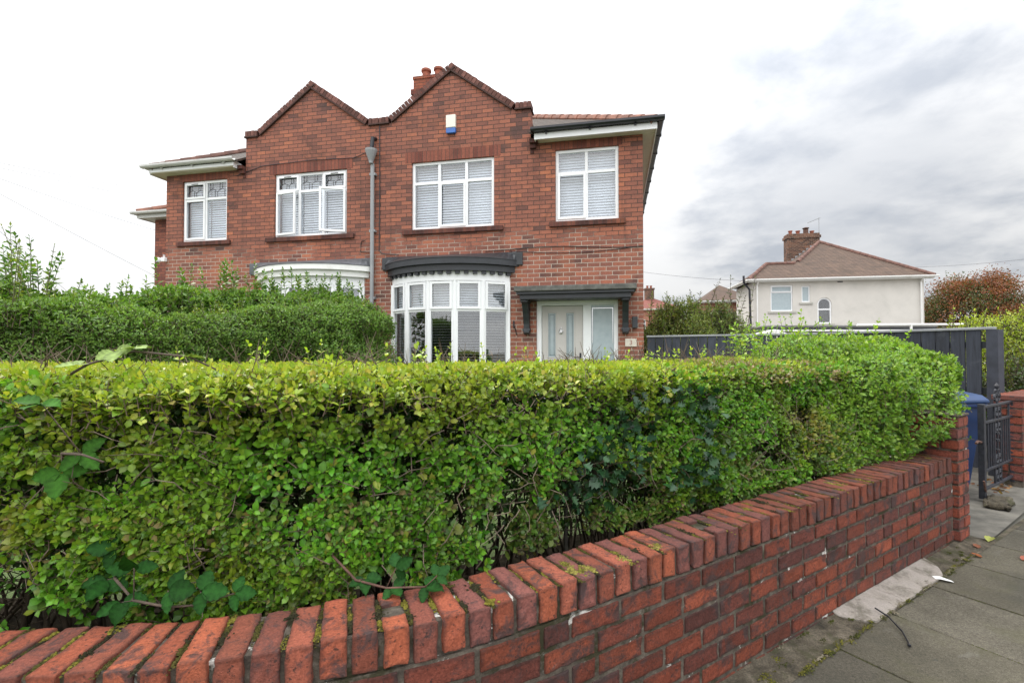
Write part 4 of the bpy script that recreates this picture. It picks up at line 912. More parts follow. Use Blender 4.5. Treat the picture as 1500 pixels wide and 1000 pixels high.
cen, spr, siz, cols = [], [], [], []
for i in range(150):
    s = sA + rng.uniform(-.2, 3.4); bb = -.158 + rng.normal() * .006 if rng.random() < .55 else rng.uniform(-.15, .0)
    if 1.65 < s - sA < 2.9 and bb > -.14: continue
    P2, T, Nn = path(s, bb); cen.append(np.r_[P2, .006 + .010 * rng.random()]); spr.append((T * rng.uniform(.008, .03), Nn * rng.uniform(.003, .012))); siz.append(rng.uniform(.003, .006)); u = rng.random(); cols.append((.10, .095, .02) if u < .4 else ((.05, .055, .015) if u < .8 else (.16, .14, .10)))
for i in range(24):
    k = rng.integers(-2, 6); tt = rng.uniform(-1.0, -.17); P2, T, Nn = path(sA + 1.148 * 1.15 + k * .602, tt); cen.append(np.r_[P2, .0]); spr.append((T * .002, Nn * rng.uniform(.02, .06))); siz.append(.003); cols.append((.06, .065, .02))
mo = moss_blobs(cen, siz, cols, 26, spr, 'ground_moss', M['moss'], None, (0, 0, 0)); tag(mo, 'moss and grit along the foot of the wall and in the paving joints', 'moss', kind='stuff')

# ------------------------------------------------------------------ foliage tools
LEAF = (np.array([(0, 0, 0), (.26, .25, .05), (.33, 0, -.02), (.26, -.25, .05), (.66, .30, .03), (.70, 0, -.04), (.66, -.30, .03), (1, 0, -.13)], float),
        [np.array([(0, 2, 1), (0, 3, 2), (4, 5, 7), (5, 6, 7)]), np.array([(1, 2, 5, 4), (2, 3, 6, 5)])])
LEAF_S = (np.array([(0, 0, 0), (.5, .24, .07), (1, 0, -.07), (.5, -.24, .07)], float), [np.array([(0, 2, 1), (0, 3, 2)])])
LEAF_L = (np.array([(0, 0, 0), (.5, .13, .05), (1, 0, -.12), (.5, -.13, .05)], float), [np.array([(0, 2, 1), (0, 3, 2)])])
def unit(v): return v / np.maximum(np.linalg.norm(v, axis=-1, keepdims=True), 1e-9)

VEIN = {id(LEAF): np.array([1.15, 1, 1.25, 1, .98, 1.2, .98, .95])}
class Leaves:
    def __init__(s, tpl=LEAF): s.vc = VEIN.get(id(tpl)); s.tpl = tpl; s.P = []; s.A = []; s.N = []; s.S = []; s.C = []
    def add(s, P, A, N, S, C): s.P.append(P); s.A.append(A); s.N.append(N); s.S.append(S); s.C.append(C)
    def build(s, name, mat, parent, org=(0, 0, 0)):
        P, A, N, S, C = [np.concatenate(q) for q in (s.P, s.A, s.N, s.S, s.C)]; A = unit(A); N = unit(N - (N * A).sum(1, keepdims=True) * A); B = np.cross(N, A); tv, tf = s.tpl
        wv = rng.uniform(.8, 1.25, len(P))[:, None]; cv = rng.uniform(.2, 2.2, len(P))[:, None]
        V = np.stack([P + S[:, None] * (t_[0] * A + t_[1] * B * wv + t_[2] * N * cv) for t_ in tv], 1).reshape(-1, 3) - np.array(org)
        k = len(tv); off = (np.arange(len(P)) * k)[:, None, None]; Fs = [(f[None] + off).reshape(-1, f.shape[1]) for f in tf]
        print(name, len(P), 'leaves')
        CC = np.repeat(C, k, 0)
        if s.vc is not None: CC = CC * np.tile(s.vc, len(P))[:, None]
        return fast_mesh(name, V, Fs, CC, mat, parent)

class Sticks:
    def __init__(s): s.a = []; s.b = []; s.r0 = []; s.r1 = []; s.c = []
    def add(s, a, b, r0, r1, c):
        n = len(a); s.a.append(a); s.b.append(b); s.r0.append(np.broadcast_to(r0, (n,))); s.r1.append(np.broadcast_to(r1, (n,))); s.c.append(np.broadcast_to(c, (n, 3)))
    def build(s, name, mat, parent, org=(0, 0, 0), k=5):
        a, b, r0, r1, c = [np.concatenate(q) for q in (s.a, s.b, s.r0, s.r1, s.c)]; t_ = unit(b - a); ref = np.where(np.abs(t_[:, 2:3]) > .9, np.array([[1., 0, 0]]), np.array([[0, 0, 1.]])); u = unit(np.cross(t_, ref)); w = np.cross(t_, u)
        an = np.arange(k) * 2 * math.pi / k; ring = u[:, None] * np.cos(an)[None, :, None] + w[:, None] * np.sin(an)[None, :, None]
        V = np.concatenate([a[:, None] + ring * r0[:, None, None], b[:, None] + ring * r1[:, None, None]], 1).reshape(-1, 3) - np.array(org)
        i = np.arange(k); f = np.stack([i, (i + 1) % k, k + (i + 1) % k, k + i], 1); Fq = (f[None] + (np.arange(len(a)) * 2 * k)[:, None, None]).reshape(-1, 4)
        return fast_mesh(name, V, [Fq], np.repeat(c, 2 * k, 0), mat, parent)

def sprigs(lv, st, base, d, length, n_pairs, size, colf, up=.35, twig=(.10, .075, .05), bend=.0, twig_r=.0016, flat_n=None):
    """opposite pairs of leaves up each shoot; base, d (n,3); colf(n, t) -> colours; flat_n biases the leaf normals"""
    n = len(base); d = unit(d); L = np.broadcast_to(length, (n,)); S0 = np.broadcast_to(size, (n,))
    ref = np.where(np.abs(d[:, 2:3]) > .9, np.array([[1., 0, 0]]), np.array([[0, 0, 1.]])); u = unit(np.cross(d, ref)); w = np.cross(d, u)
    ph = rng.uniform(0, 2 * math.pi, n)
    tip = base + d * L[:, None] + np.array([0, 0, 1.]) * (bend * L)[:, None]
    if st is not None: st.add(base, tip, twig_r * 1.5, twig_r * .6, np.array(twig))
    for j in range(n_pairs):
        t_ = (j + .6) / n_pairs; p = base + (tip - base) * t_; a = ph + j * math.pi / 2
        for sg in (1, -1):
            keep = rng.random(n) < .92; side = (u * np.cos(a)[:, None] + w * np.sin(a)[:, None]) * sg
            A = side * .85 + d * (.35 + .5 * t_) + rng.normal(size=(n, 3)) * .22; A[:, 2] -= .05
            N = d * .8 + np.array([0, 0, up]) + rng.normal(size=(n, 3)) * .38
            if flat_n is not None: N = N + flat_n
            sz = S0 * rng.uniform(.7, 1.2, n) * (1 - .35 * t_ ** 3)
            lv.add(p[keep], A[keep], N[keep], sz[keep], colf(keep.sum(), t_, p[keep]))
    keep = np.ones(n, bool); lv.add(tip, d + rng.normal(size=(n, 3)) * .15, u + rng.normal(size=(n, 3)) * .5, S0 * .65, colf(n, 1.0, tip))

def pal(cols, w=None, var=.18, tipc=None, tipw=0.0):
    cols = np.array(cols, float); w = None if w is None else np.array(w) / np.sum(w)
    def f(n, t_, P):
        c = cols[rng.choice(len(cols), n, p=w)] * rng.uniform(1 - var, 1 + var, (n, 1)) * rng.uniform(.92, 1.08, (n, 3))
        cl = fbm(P * 3.3, 2, 21)[:, None]; c = c * (.70 + .6 * cl)
        if tipc is not None: c = c + (np.array(tipc) - c) * (tipw * t_ ** 1.5 * rng.uniform(.3, 1, (n, 1)))
        return c
    return f

# ------------------------------------------------------------------ front hedge
HZ = 1.385; sEnd = sA + 3.02
def front_off(s, z):
    lump = fbm(np.c_[s * 2.1, z * 2.6], 3, 3) - .5
    f = .37 + .17 * lump
    f = f - .12 * np.clip((s - sA - .9) / 1.3, 0, 1) * np.clip((1.1 - z) / .4, 0, 1)
    return f + .04 * np.clip((z - 1.27) / .1, 0, 1) ** 2
FHorg = np.r_[path(sA, .9)[0], G]
FH = empty('garden_hedge', tuple(FHorg), 0, 'long clipped privet hedge with a bright yellow-green top standing behind the curved brick wall', 'hedge')
lv = Leaves(); st = Sticks(); TW = (.13, .098, .068)
def patchy(f, to, w, thr=(.46, .62), seed=51):
    def g(n, t_, P):
        c = f(n, t_, P); k = sm(fbm(P * np.array([1.5, 1.5, 2.2]), 3, seed), *thr)[:, None] * w * rng.uniform(.4, 1.2, (n, 1)); return c + (np.array(to) - c) * np.clip(k, 0, 1)
    return g
sm = lambda v, a, b: np.clip((v - a) / (b - a), 0, 1)
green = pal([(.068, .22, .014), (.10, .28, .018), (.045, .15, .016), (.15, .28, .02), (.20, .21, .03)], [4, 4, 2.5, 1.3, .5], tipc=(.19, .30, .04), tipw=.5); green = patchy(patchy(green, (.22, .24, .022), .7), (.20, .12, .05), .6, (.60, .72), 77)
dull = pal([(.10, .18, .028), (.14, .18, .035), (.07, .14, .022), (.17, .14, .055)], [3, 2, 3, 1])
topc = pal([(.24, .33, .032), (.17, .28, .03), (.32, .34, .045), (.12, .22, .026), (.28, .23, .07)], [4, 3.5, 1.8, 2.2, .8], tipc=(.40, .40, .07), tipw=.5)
topbrown = pal([(.20, .22, .05), (.24, .19, .10), (.27, .21, .13), (.14, .2, .03)], [3, 2, 2, 3])
def face(n, z0, z1, dens, colf, L=(.05, .12), pairs=3, sz=(.027, .040), s0=sA - 3.3, s1=None, seed=40, inset=.0):
    s = rng.uniform(s0, s1 or sEnd, n); z = rng.uniform(z0, z1, n)
    nz = fbm(np.c_[s * 3.0, z * 3.4], 3, seed); pit = sm(fbm(np.c_[s * 8.5, z * 9.5], 2, seed + 3), .30, .43) if not inset else 1; k = rng.random(n) < dens(s, z, nz) * pit; s, z = s[k], z[k]; n = len(s)
    off = front_off(s, z) + inset + rng.exponential(.03, n); l = rng.uniform(*L, n); P, T, Nn = path(s, off)
    out = np.c_[-Nn, np.zeros(n)]; d = out * .75 + np.array([0, 0, .55]) + np.c_[T, np.zeros(n)] * rng.normal(size=(n, 1)) * .5 + rng.normal(size=(n, 3)) * .3
    base = np.c_[P, z] - unit(d) * (l * .8)[:, None]
    sprigs(lv, st, base, d, l, pairs, rng.uniform(*sz, n) * rng.uniform(.75, 1.25, n), colf, twig=TW, flat_n=out * .75)
face(8200, .66, HZ - .01, lambda s, z, nz: sm(nz + (z - .86) * .55 + .05 * (s > sA - .2), .33, .47), green)
face(3600, .56, .95, lambda s, z, nz: sm(nz + (z - .74) * .5, .36, .56), dull, pairs=3)
face(1300, .56, .88, lambda s, z, nz: sm(nz, .38, .5), green, pairs=3, s1=sA + .2)
face(1500, .66, .95, lambda s, z, nz: sm(nz, .40, .5), green, pairs=3, s0=sA - .1, s1=sA + 1.9)
face(2600, .60, .92, lambda s, z, nz: sm(nz, .27, .42), dull, pairs=3, s0=sA - .2, s1=sA + 1.6, inset=.04)
face(1100, .60, HZ, lambda s, z, nz: np.full(len(s), .9), pal([(.022, .06, .010), (.03, .075, .012), (.035, .055, .012)]), inset=.13)  # set-back leaves in very dark green: depth shade put into the colour
face(1500, .54, .98, lambda s, z, nz: sm(nz, .30, .44), green, pairs=3, s0=sA - 3.4, s1=sA - 1.5)
# right-hand lower part hanging to the wall
face(1500, .69, 1.0, lambda s, z, nz: sm(nz, .34, .5), pal([(.075, .145, .025), (.10, .16, .03), (.06, .11, .025)]), s0=sA + .8, pairs=4)
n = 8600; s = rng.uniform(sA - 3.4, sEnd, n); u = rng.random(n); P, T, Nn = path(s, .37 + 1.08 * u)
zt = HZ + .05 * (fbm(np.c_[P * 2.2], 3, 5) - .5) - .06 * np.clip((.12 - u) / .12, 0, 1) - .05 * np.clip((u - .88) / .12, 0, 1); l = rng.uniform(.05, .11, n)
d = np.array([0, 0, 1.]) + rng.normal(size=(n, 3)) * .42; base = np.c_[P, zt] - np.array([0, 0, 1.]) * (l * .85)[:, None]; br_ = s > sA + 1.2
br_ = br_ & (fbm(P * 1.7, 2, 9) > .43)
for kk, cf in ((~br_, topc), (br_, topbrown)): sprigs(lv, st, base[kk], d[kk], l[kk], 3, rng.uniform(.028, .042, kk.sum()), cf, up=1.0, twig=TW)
# young shoots above the clipped top
n = 46; s = np.r_[rng.uniform(sA - 2.2, sEnd, n), np.repeat([sA - .42, sA - .25, sA + .05, sA + .9, sA + 1.05, sA + 1.3], 2)]; n = len(s); P, _, _ = path(s + rng.normal(size=n) * .03, rng.uniform(.55, 1.4, n)); l = rng.uniform(.06, .17, n)
sprigs(lv, st, np.c_[P, np.full(n, HZ - .03)], np.array([0, 0, 1.]) + rng.normal(size=(n, 3)) * .18, l, 4, rng.uniform(.028, .042, n), pal([(.25, .36, .04), (.32, .40, .05)]), twig=(.16, .2, .06))
# inner leaves, coloured dark for the shade inside the hedge
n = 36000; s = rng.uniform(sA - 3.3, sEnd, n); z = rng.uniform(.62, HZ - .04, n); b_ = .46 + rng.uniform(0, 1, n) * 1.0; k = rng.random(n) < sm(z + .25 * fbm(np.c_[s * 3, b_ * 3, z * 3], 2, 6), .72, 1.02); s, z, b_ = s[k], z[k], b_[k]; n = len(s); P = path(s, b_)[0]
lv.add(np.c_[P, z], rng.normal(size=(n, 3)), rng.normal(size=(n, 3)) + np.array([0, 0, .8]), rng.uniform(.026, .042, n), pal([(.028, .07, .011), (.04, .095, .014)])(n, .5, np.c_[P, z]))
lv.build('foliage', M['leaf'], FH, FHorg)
# stems and twigs
n = 320; s = rng.uniform(sA - 3.3, sEnd, n); b_ = rng.uniform(.55, 1.25, n); P, T, Nn = path(s, b_); p = np.c_[P, np.full(n, G - .05)]; r_ = rng.uniform(.005, .013, n); cb = np.array([(.075, .056, .040), (.10, .078, .055), (.055, .042, .032)])[rng.integers(0, 3, n)]
lean = np.c_[T * rng.normal(size=(n, 1)) * .3 + Nn * rng.uniform(-.05, .2, (n, 1)), np.ones(n)]
for k in range(6):
    q = p + unit(lean + np.c_[T, np.zeros(n)] * rng.normal(size=(n, 1)) * .25) * .2; st.add(p, q, r_, r_ * .86, cb); r_ = r_ * .86
    if k > 0:
        for _ in range(3):
            dd = unit(np.c_[-Nn * rng.uniform(-.5, .6, (n, 1)) + T * rng.normal(size=(n, 1)) * .8, rng.uniform(0, .9, n)]); e = q + dd * rng.uniform(.06, .16, n)[:, None]; st.add(q, e, r_ * .3, .0018, cb * 1.2)
            for _ in range(2):
                e2 = e + unit(dd + rng.normal(size=(n, 3)) * .6) * rng.uniform(.05, .14, n)[:, None]; st.add(e, e2, .0022, .001, cb * 1.5)
    p = q
# bare pale twigs on the face
n = 380; s = rng.uniform(sA - 2.3, sEnd, n); z = rng.uniform(.70, 1.30, n); P, T, Nn = path(s, front_off(s, z) + .02); a = np.c_[P, z]; d0 = unit(np.c_[T * rng.normal(size=(n, 1)) + -Nn * .25, rng.normal(size=n) * .8])
k = fbm(np.c_[s * 3.0, z * 3.4], 3, 40) < .52; a, d0 = a[k], d0[k]; n = len(a)
for j in range(3):
    e = a + unit(d0 + rng.normal(size=(n, 3)) * .35) * rng.uniform(.03, .08, n)[:, None]; st.add(a, e, .0026 - j * .0006, .002 - j * .0005, np.array((.19, .15, .11)) * rng.uniform(.5, 1.15, (n, 1))); a = e
st.build('branches', M['twig'], FH, FHorg)

# ------------------------------------------------------------------ unclipped privet bush over the pillar
BO = np.r_[path(sA + 2.95, .75)[0], G]; BU = empty('privet_bush', tuple(BO), 0, 'shaggy overgrown fresh green privet bush spilling over the brick pillar', 'bush')
lv = Leaves(); st = Sticks(); n = 5200
th = rng.uniform(0, 2 * math.pi, n); cz = rng.uniform(-.85, 1, n); sr = np.sqrt(1 - cz ** 2)
lum = .82 + .36 * fbm(np.c_[np.cos(th) * sr, np.sin(th) * sr, cz] * 2.6 + 8, 3, 12)
du = np.sign(np.cos(th)) * np.abs(np.cos(th)) ** .8 * sr ** .75 * 1.12 * lum; dv = np.sign(np.sin(th)) * np.abs(np.sin(th)) ** .8 * sr ** .75 * .78 * lum; dz = np.sign(cz) * np.abs(cz) ** .75 * .56 * lum
P = path(np.full(n, sA + 3.48) + du, .84 + dv)[0]; z = 1.02 + dz + .04 * du
nrm = unit(np.c_[(P - path(sA + 3.48, .84)[0]) / .9, dz / .5]); d = nrm * .6 + np.array([0, 0, .75]) + rng.normal(size=(n, 3)) * .35; l = rng.uniform(.07, .17, n)
gb = pal([(.10, .22, .028), (.14, .28, .035), (.075, .17, .03), (.20, .30, .04)], [3, 3, 2, 1.5], tipc=(.26, .36, .05), tipw=.6)
k = z > .60; base = np.c_[P, z] - unit(d) * (l * .9)[:, None]; sprigs(lv, st, base[k], d[k], l[k], 4, rng.uniform(.032, .048, k.sum()), gb, flat_n=nrm[k] * .4, twig=(.12, .10, .05))
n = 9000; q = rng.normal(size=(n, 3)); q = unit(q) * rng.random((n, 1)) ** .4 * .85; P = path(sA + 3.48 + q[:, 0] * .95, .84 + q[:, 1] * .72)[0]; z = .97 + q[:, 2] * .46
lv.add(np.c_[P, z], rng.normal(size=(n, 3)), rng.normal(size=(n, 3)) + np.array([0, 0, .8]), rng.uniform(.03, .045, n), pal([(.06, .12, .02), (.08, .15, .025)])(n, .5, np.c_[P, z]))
n = 95; P = path(sA + 3.48 + rng.uniform(-1.0, .75, n), .84 + rng.uniform(-.45, .7, n))[0]; l = rng.uniform(.12, .32, n); z = 1.44 + rng.uniform(-.06, .06, n)
sprigs(lv, st, np.c_[P, z], np.array([0, 0, 1.]) + rng.normal(size=(n, 3)) * .2, l, 6, rng.uniform(.03, .044, n), pal([(.20, .33, .04), (.26, .36, .045), (.14, .26, .035)]), twig=(.14, .17, .06))
n = 40; P = path(sA + 3.48 + rng.uniform(-.7, .4, n), .84 + rng.uniform(-.4, .4, n))[0]; a = np.c_[P, np.full(n, G - .03)]
for j in range(5): e = a + unit(np.array([0, 0, 1.]) + rng.normal(size=(n, 3)) * .3) * .2; st.add(a, e, .012 - .002 * j, .010 - .002 * j, np.array((.08, .06, .045))); a = e
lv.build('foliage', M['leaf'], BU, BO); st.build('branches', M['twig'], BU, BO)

# ------------------------------------------------------------------ hedges between the two front gardens
def back_hedge(root, org, A, B, width, topf, zlow, n, size, colf, tpl, L=(.10, .22), pairs=4, twig=(.10, .08, .05), shoots=0, shoot_l=(.3, .6), shoot_c=None, shoot_u=None, inner=6000, mat='leaf_far', shoot_sz=.05):
    A = np.array(A); B = np.array(B); d_ = (B - A); Ln = np.linalg.norm(d_); d_ /= Ln; nv = np.array([d_[1], -d_[0]])
    if nv @ (-A) < 0: nv = -nv                                        # nv points to the camera side
    lv = Leaves(tpl); st = Sticks()
    u = rng.random(n); k = rng.random(n); top = topf(u); z = np.where(k < .62, zlow + (top - zlow) * rng.random(n), top + .0)
    lum = fbm(np.c_[u * Ln * 1.6, z * 1.8], 3, 31) - .5
    w = np.where(k < .62, width / 2 + .5 * lum - .22 * np.clip((z - top + .3) / .3, 0, 1) ** 2, rng.uniform(-width / 2, width / 2, n) * .9); z = z + np.where(k < .62, 0, .22 * (fbm(np.c_[u * Ln * 2, w * 2], 3, 33) - .5) - .25 * np.abs(w / width * 2) ** 3)
    P = A + d_ * (u * Ln)[:, None] + nv * w[:, None]; nr = np.where((k < .62)[:, None], np.r_[nv, .35], np.array([0, 0, 1.])); d = nr * .7 + np.array([0, 0, .55]) + rng.normal(size=(n, 3)) * .4; l = rng.uniform(*L, n)
    sprigs(lv, st, np.c_[P, z] - unit(d) * (l * .8)[:, None], d, l, pairs, rng.uniform(size * .75, size * 1.2, n), colf, twig=twig, twig_r=.003, flat_n=nr * .4)
    if inner:
        m_ = inner; u2 = rng.random(m_); P = A + d_ * (u2 * Ln)[:, None] + nv * (rng.uniform(-.42, .38, m_) * width)[:, None]; z = zlow - .2 + (topf(u2) - zlow + .1) * rng.random(m_)
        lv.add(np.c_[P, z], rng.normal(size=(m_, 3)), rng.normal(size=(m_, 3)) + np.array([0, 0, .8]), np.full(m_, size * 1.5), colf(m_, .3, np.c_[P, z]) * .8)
    if shoots:
        us = (shoot_u if shoot_u is not None else rng.random(shoots)); m_ = len(us); P = A + d_ * (us * Ln)[:, None] + nv * rng.uniform(-.3, .3, m_)[:, None] * width; l = rng.uniform(*shoot_l, m_); l = np.where((us > .62) & (us < .67) & True, rng.uniform(.45, .98, m_), l)
        sprigs(lv, st, np.c_[P, topf(us) - .12], np.array([0, 0, 1.]) + rng.normal(size=(m_, 3)) * .13, l, 13, rng.uniform(shoot_sz * .8, shoot_sz * 1.15, m_), shoot_c or colf, twig=(.12, .12, .06), twig_r=.004)
    m_ = int(Ln * 7); u2 = rng.random(m_); a = np.c_[A + d_ * (u2 * Ln)[:, None] + nv * (rng.uniform(-.3, .3, m_) * width)[:, None], np.full(m_, G - .03)]
    for j in range(5): e = a + unit(np.array([0, 0, 1.]) + rng.normal(size=(m_, 3)) * .25) * ((topf(u2) - .3) / 5)[:, None]; st.add(a, e, .022 - .003 * j, .019 - .003 * j, np.array((.075, .058, .042))); a = e
    lv.build('foliage', M[mat], root, org); st.build('branches', M['twig'], root, org)
o1 = np.array((-3.9, 6.2, G)); H1 = empty('garden_hedge', tuple(o1), 0, 'dull dark green small-leaved hedge between the two front gardens', 'hedge')
back_hedge(H1, o1, (-2.25, 8.25), (-6.6, 3.2), .9, lambda u: 1.92 + .10 * np.sin(u * 9) - .1 * np.clip((.06 - u) / .06, 0, 1) - .16 * u + .34 * fbm(np.c_[u * 13, u * 0], 3, 2), .8, 8200, .058, pal([(.11, .22, .04), (.15, .28, .05), (.08, .16, .035), (.20, .31, .055)], [3, 3, 2, 1.3], var=.35, tipc=(.2, .30, .06), tipw=.5), LEAF_S, shoots=150, shoot_l=(.10, .34), shoot_sz=.05, shoot_c=pal([(.12, .2, .04), (.2, .26, .04)]))
o2 = np.array((-4.9, 7.0, G)); H2 = empty('laurel_hedge', tuple(o2), 0, 'taller unclipped laurel and privet hedge with long bare shoots against the sky', 'hedge')
us = np.r_[np.array([.03, .06, .10, .14, .17, .20, .22, .25, .29, .33]), np.array([.42, .52, .565, .585, .61, .635, .66, .69, .72, .735, .75, .765, .78, .80]), rng.uniform(.02, .40, 34), rng.uniform(.625, .69, 14), rng.uniform(.4, .9, 16)]
back_hedge(H2, o2, (-2.75, 9.3), (-7.6, 3.9), 1.0, lambda u: 2.42 - .25 * np.clip((.07 - u) / .07, 0, 1) - .22 * sm(u, .33, .5) + .20 * sm(u, .6, .78) + .30 * (fbm(np.c_[u * 11, u * 0], 3, 4) - .5), 1.3, 4000, .085, pal([(.10, .22, .035), (.145, .28, .04), (.075, .16, .03), (.21, .33, .05)], [3, 3, 2, 1.3], tipc=(.17, .27, .045), tipw=.6), LEAF_S, L=(.16, .34), pairs=4, shoots=1, shoot_u=us, shoot_l=(.25, .60), shoot_c=pal([(.075, .17, .03), (.11, .21, .04), (.17, .25, .045)]), shoot_sz=.098)

# ------------------------------------------------------------------ brambles, holly
def serrated(n=9):
    """toothed ovate leaf, two halves folded at the midrib"""
    V = [(0, 0, 0)]; ts = np.linspace(.06, .97, n)
    for t_ in ts: V.append((t_, 0, -.02 - .10 * t_ * t_))
    V.append((1.03, 0, -.14)); mid = list(range(0, n + 2)); F3, F4 = [], []
    for sg in (1, -1):
        ids = []
        for i, t_ in enumerate(ts): w = .36 * math.sin(math.pi * min(1, t_ ** .8)) ** .75 * (1.06 if i % 2 else .94); ids.append(len(V)); V.append((t_ + (.02 if i % 2 else -.01), sg * w, .05 - .12 * t_ * t_ + (.012 if i % 2 else 0)))
        F3.append((0, 1, ids[0]) if sg < 0 else (0, ids[0], 1)); 
        for i in range(n - 1): F4.append((mid[i + 1], mid[i + 2], ids[i + 1], ids[i]) if sg < 0 else (mid[i + 1], ids[i], ids[i + 1], mid[i + 2]))
        F3.append((mid[n], mid[n + 1], ids[-1]) if sg < 0 else (mid[n], ids[-1], mid[n + 1]))
    return np.array(V, float), [np.array(F3), np.array(F4)]
SER = serrated(); VEIN[id(SER)] = np.array([1.3] + [1.55] * 9 + [1.2] + [1.15 if i % 2 else .72 for i in range(9)] * 2)
def spiny(n=7):
    V, (a, b) = serrated(n); V = V.copy()
    for i in range(n + 2, len(V)):
        k = (i - (n + 2)) % n; V[i, 1] *= (1.35 if k % 2 else .72); V[i, 2] += .10 if k % 2 else -.05
    return V, [a, b]
SPI = spiny(); VEIN[id(SPI)] = np.array([1.2] + [1.5] * 7 + [1.2] + [.9 if i % 2 else 1.05 for i in range(7)] * 2)
def bramble(label, stem_pts, leaves, org, size, col, red=False):
    """leaves: (position, direction, normal, scale) for each trifoliate leaf"""
    root = empty('bramble', tuple(org), 0, label, 'bramble'); lv = Leaves(SER); mb = MB(); org = np.array(org, float)
    mb.tube([np.array(p) - org for p in stem_pts], [.0055 - .003 * i / len(stem_pts) for i in range(len(stem_pts))], 6)
    for P, D, N, s in leaves:
        P = np.array(P, float); D = unit(np.array(D, float)); N = np.array(N, float); B = unit(np.cross(N, D))
        j = min(range(len(stem_pts)), key=lambda q: np.linalg.norm(np.array(stem_pts[q]) - P)); mb.tube([np.array(stem_pts[j]) - org, P - org], .0018, 5)
        for k, dd in ((0, D), (1, D * .25 + B), (2, D * .25 - B)):
            lv.add(P[None] + dd[None] * .004, dd[None] + rng.normal(size=(1, 3)) * .12, N[None] + rng.normal(size=(1, 3)) * .2, np.array([size * s * (1 if k == 0 else .82)]), (np.array(col) * rng.uniform(.75, 1.25))[None])
    lv.build('foliage', M['bramble'], root, org); mb.build('stem', M['rust'] if red else M['bark'], root, smooth=True)
def w3(s, b, z): return np.r_[path(s, b)[0], z]
up = np.array([0, 0, 1.]); TT = np.r_[path(sA - .95, 0)[1], 0]; outv = -np.r_[path(sA - .95, 0)[2], 0]
stp = [w3(sA - 1.22, .55, .86), w3(sA - 1.10, .40, .78), w3(sA - .98, .27, .70), w3(sA - .88, .20, .69), w3(sA - .75, .16, .69)]
bramble('red-stemmed bramble spray lying on the coping in front of the hedge', stp, [(stp[2] + TT * .03, outv - up * .3, up + outv * .6, 1), (stp[3] + TT * .02, outv + TT * .5 - up * .2, up + outv, .9), (stp[4], outv * .7 + TT, up + outv * .5, 1), (stp[3] + up * .06 + TT * .03, TT + up * .4, outv + up * .4, .95), (stp[1] + up * .02, -TT + up * .2, outv + up * .6, .8), (stp[4] + TT * .04 + up * .03, TT - outv * .2 + up * .4, up + outv, .8)], w3(sA - 1.0, .3, WT), .062, (.016, .058, .012), True)  # leaf green darkened: the shade low by the hedge is in the colour
stp = [w3(sA - 1.95, .50, .80), w3(sA - 1.82, .36, .74), w3(sA - 1.70, .27, .71), w3(sA - 1.58, .24, .70), w3(sA - 1.46, .24, .70)]
bramble('dark green bramble creeping over the left end of the coping', stp, [(stp[0] + TT * .04, outv + up * .1, outv + up * .7, 1.1), (stp[1] - TT * .02, outv - TT * .2 - up * .4, up + outv, 1.2), (stp[2] - TT * .03, outv - up * .3, up + outv * .8, 1.1), (stp[2] + up * .10, outv * .6 + up * .3, outv + up * .4, 1.2), (stp[3] + up * .05, TT + outv * .4, outv + up * .6, 1.1), (stp[4] + up * .04, TT + outv * .3, outv + up * .7, 1.1), (stp[4] + TT * .09 + up * .02, TT + outv * .3, outv + up * .7, .9), (stp[1] + up * .1, -TT + up * .1, outv + up * .5, 1.1)], w3(sA - 1.7, .3, WT), .068, (.012, .052, .008))  # shade at the hedge foot put into this darker leaf colour
stp = [w3(sA - 2.3, .75, 1.02), w3(sA - 2.12, .50, 1.10), w3(sA - 1.98, .34, 1.15), w3(sA - 1.86, .27, 1.16), w3(sA - 1.78, .25, 1.14)]
bramble('bramble with large toothed leaves growing out of the hedge face at far left', stp, [(stp[1] + up * .03 + TT * .02, outv + TT * .4 - up * .3, outv + up * .7, 1.25), (stp[2] + TT * .05, outv * .6 + TT * .9 - up * .6, outv + up * .5, 1.15), (stp[2] - up * .06, outv * .4 - up * .8, outv + up * .4, 1.1), (stp[3] + up * .16 - TT * .10, outv - TT * .3, up + outv * .5, 1.0), (stp[1] - up * .11, outv - up * .5 - TT * .3, outv + up * .5, 1)], w3(sA - 1.9, .4, 1.1), .074, (.030, .095, .010))
stp = [w3(sA - 2.2, .50, 1.34), w3(sA - 2.05, .52, 1.43), w3(sA - 1.90, .55, 1.475), w3(sA - 1.70, .55, 1.455), w3(sA - 1.56, .52, 1.40)]
bramble('arching bramble shoot with pale leaves above the left end of the hedge', stp, [(stp[1] - TT * .02, -TT + outv * .8, up, 1.1), (stp[2] + up * .015, TT * .5 + outv * .4 + up * .1, up + outv * .2, .9), (stp[3], TT + outv * .4, up, 1), (stp[2] - TT * .06, outv + TT * .2 - up * .5, up * .5 + outv, 1.1), (stp[4], outv + TT * .3 - up * .6, up + outv, .7)], w3(sA - 1.9, .5, 1.4), .062, (.16, .22, .07))
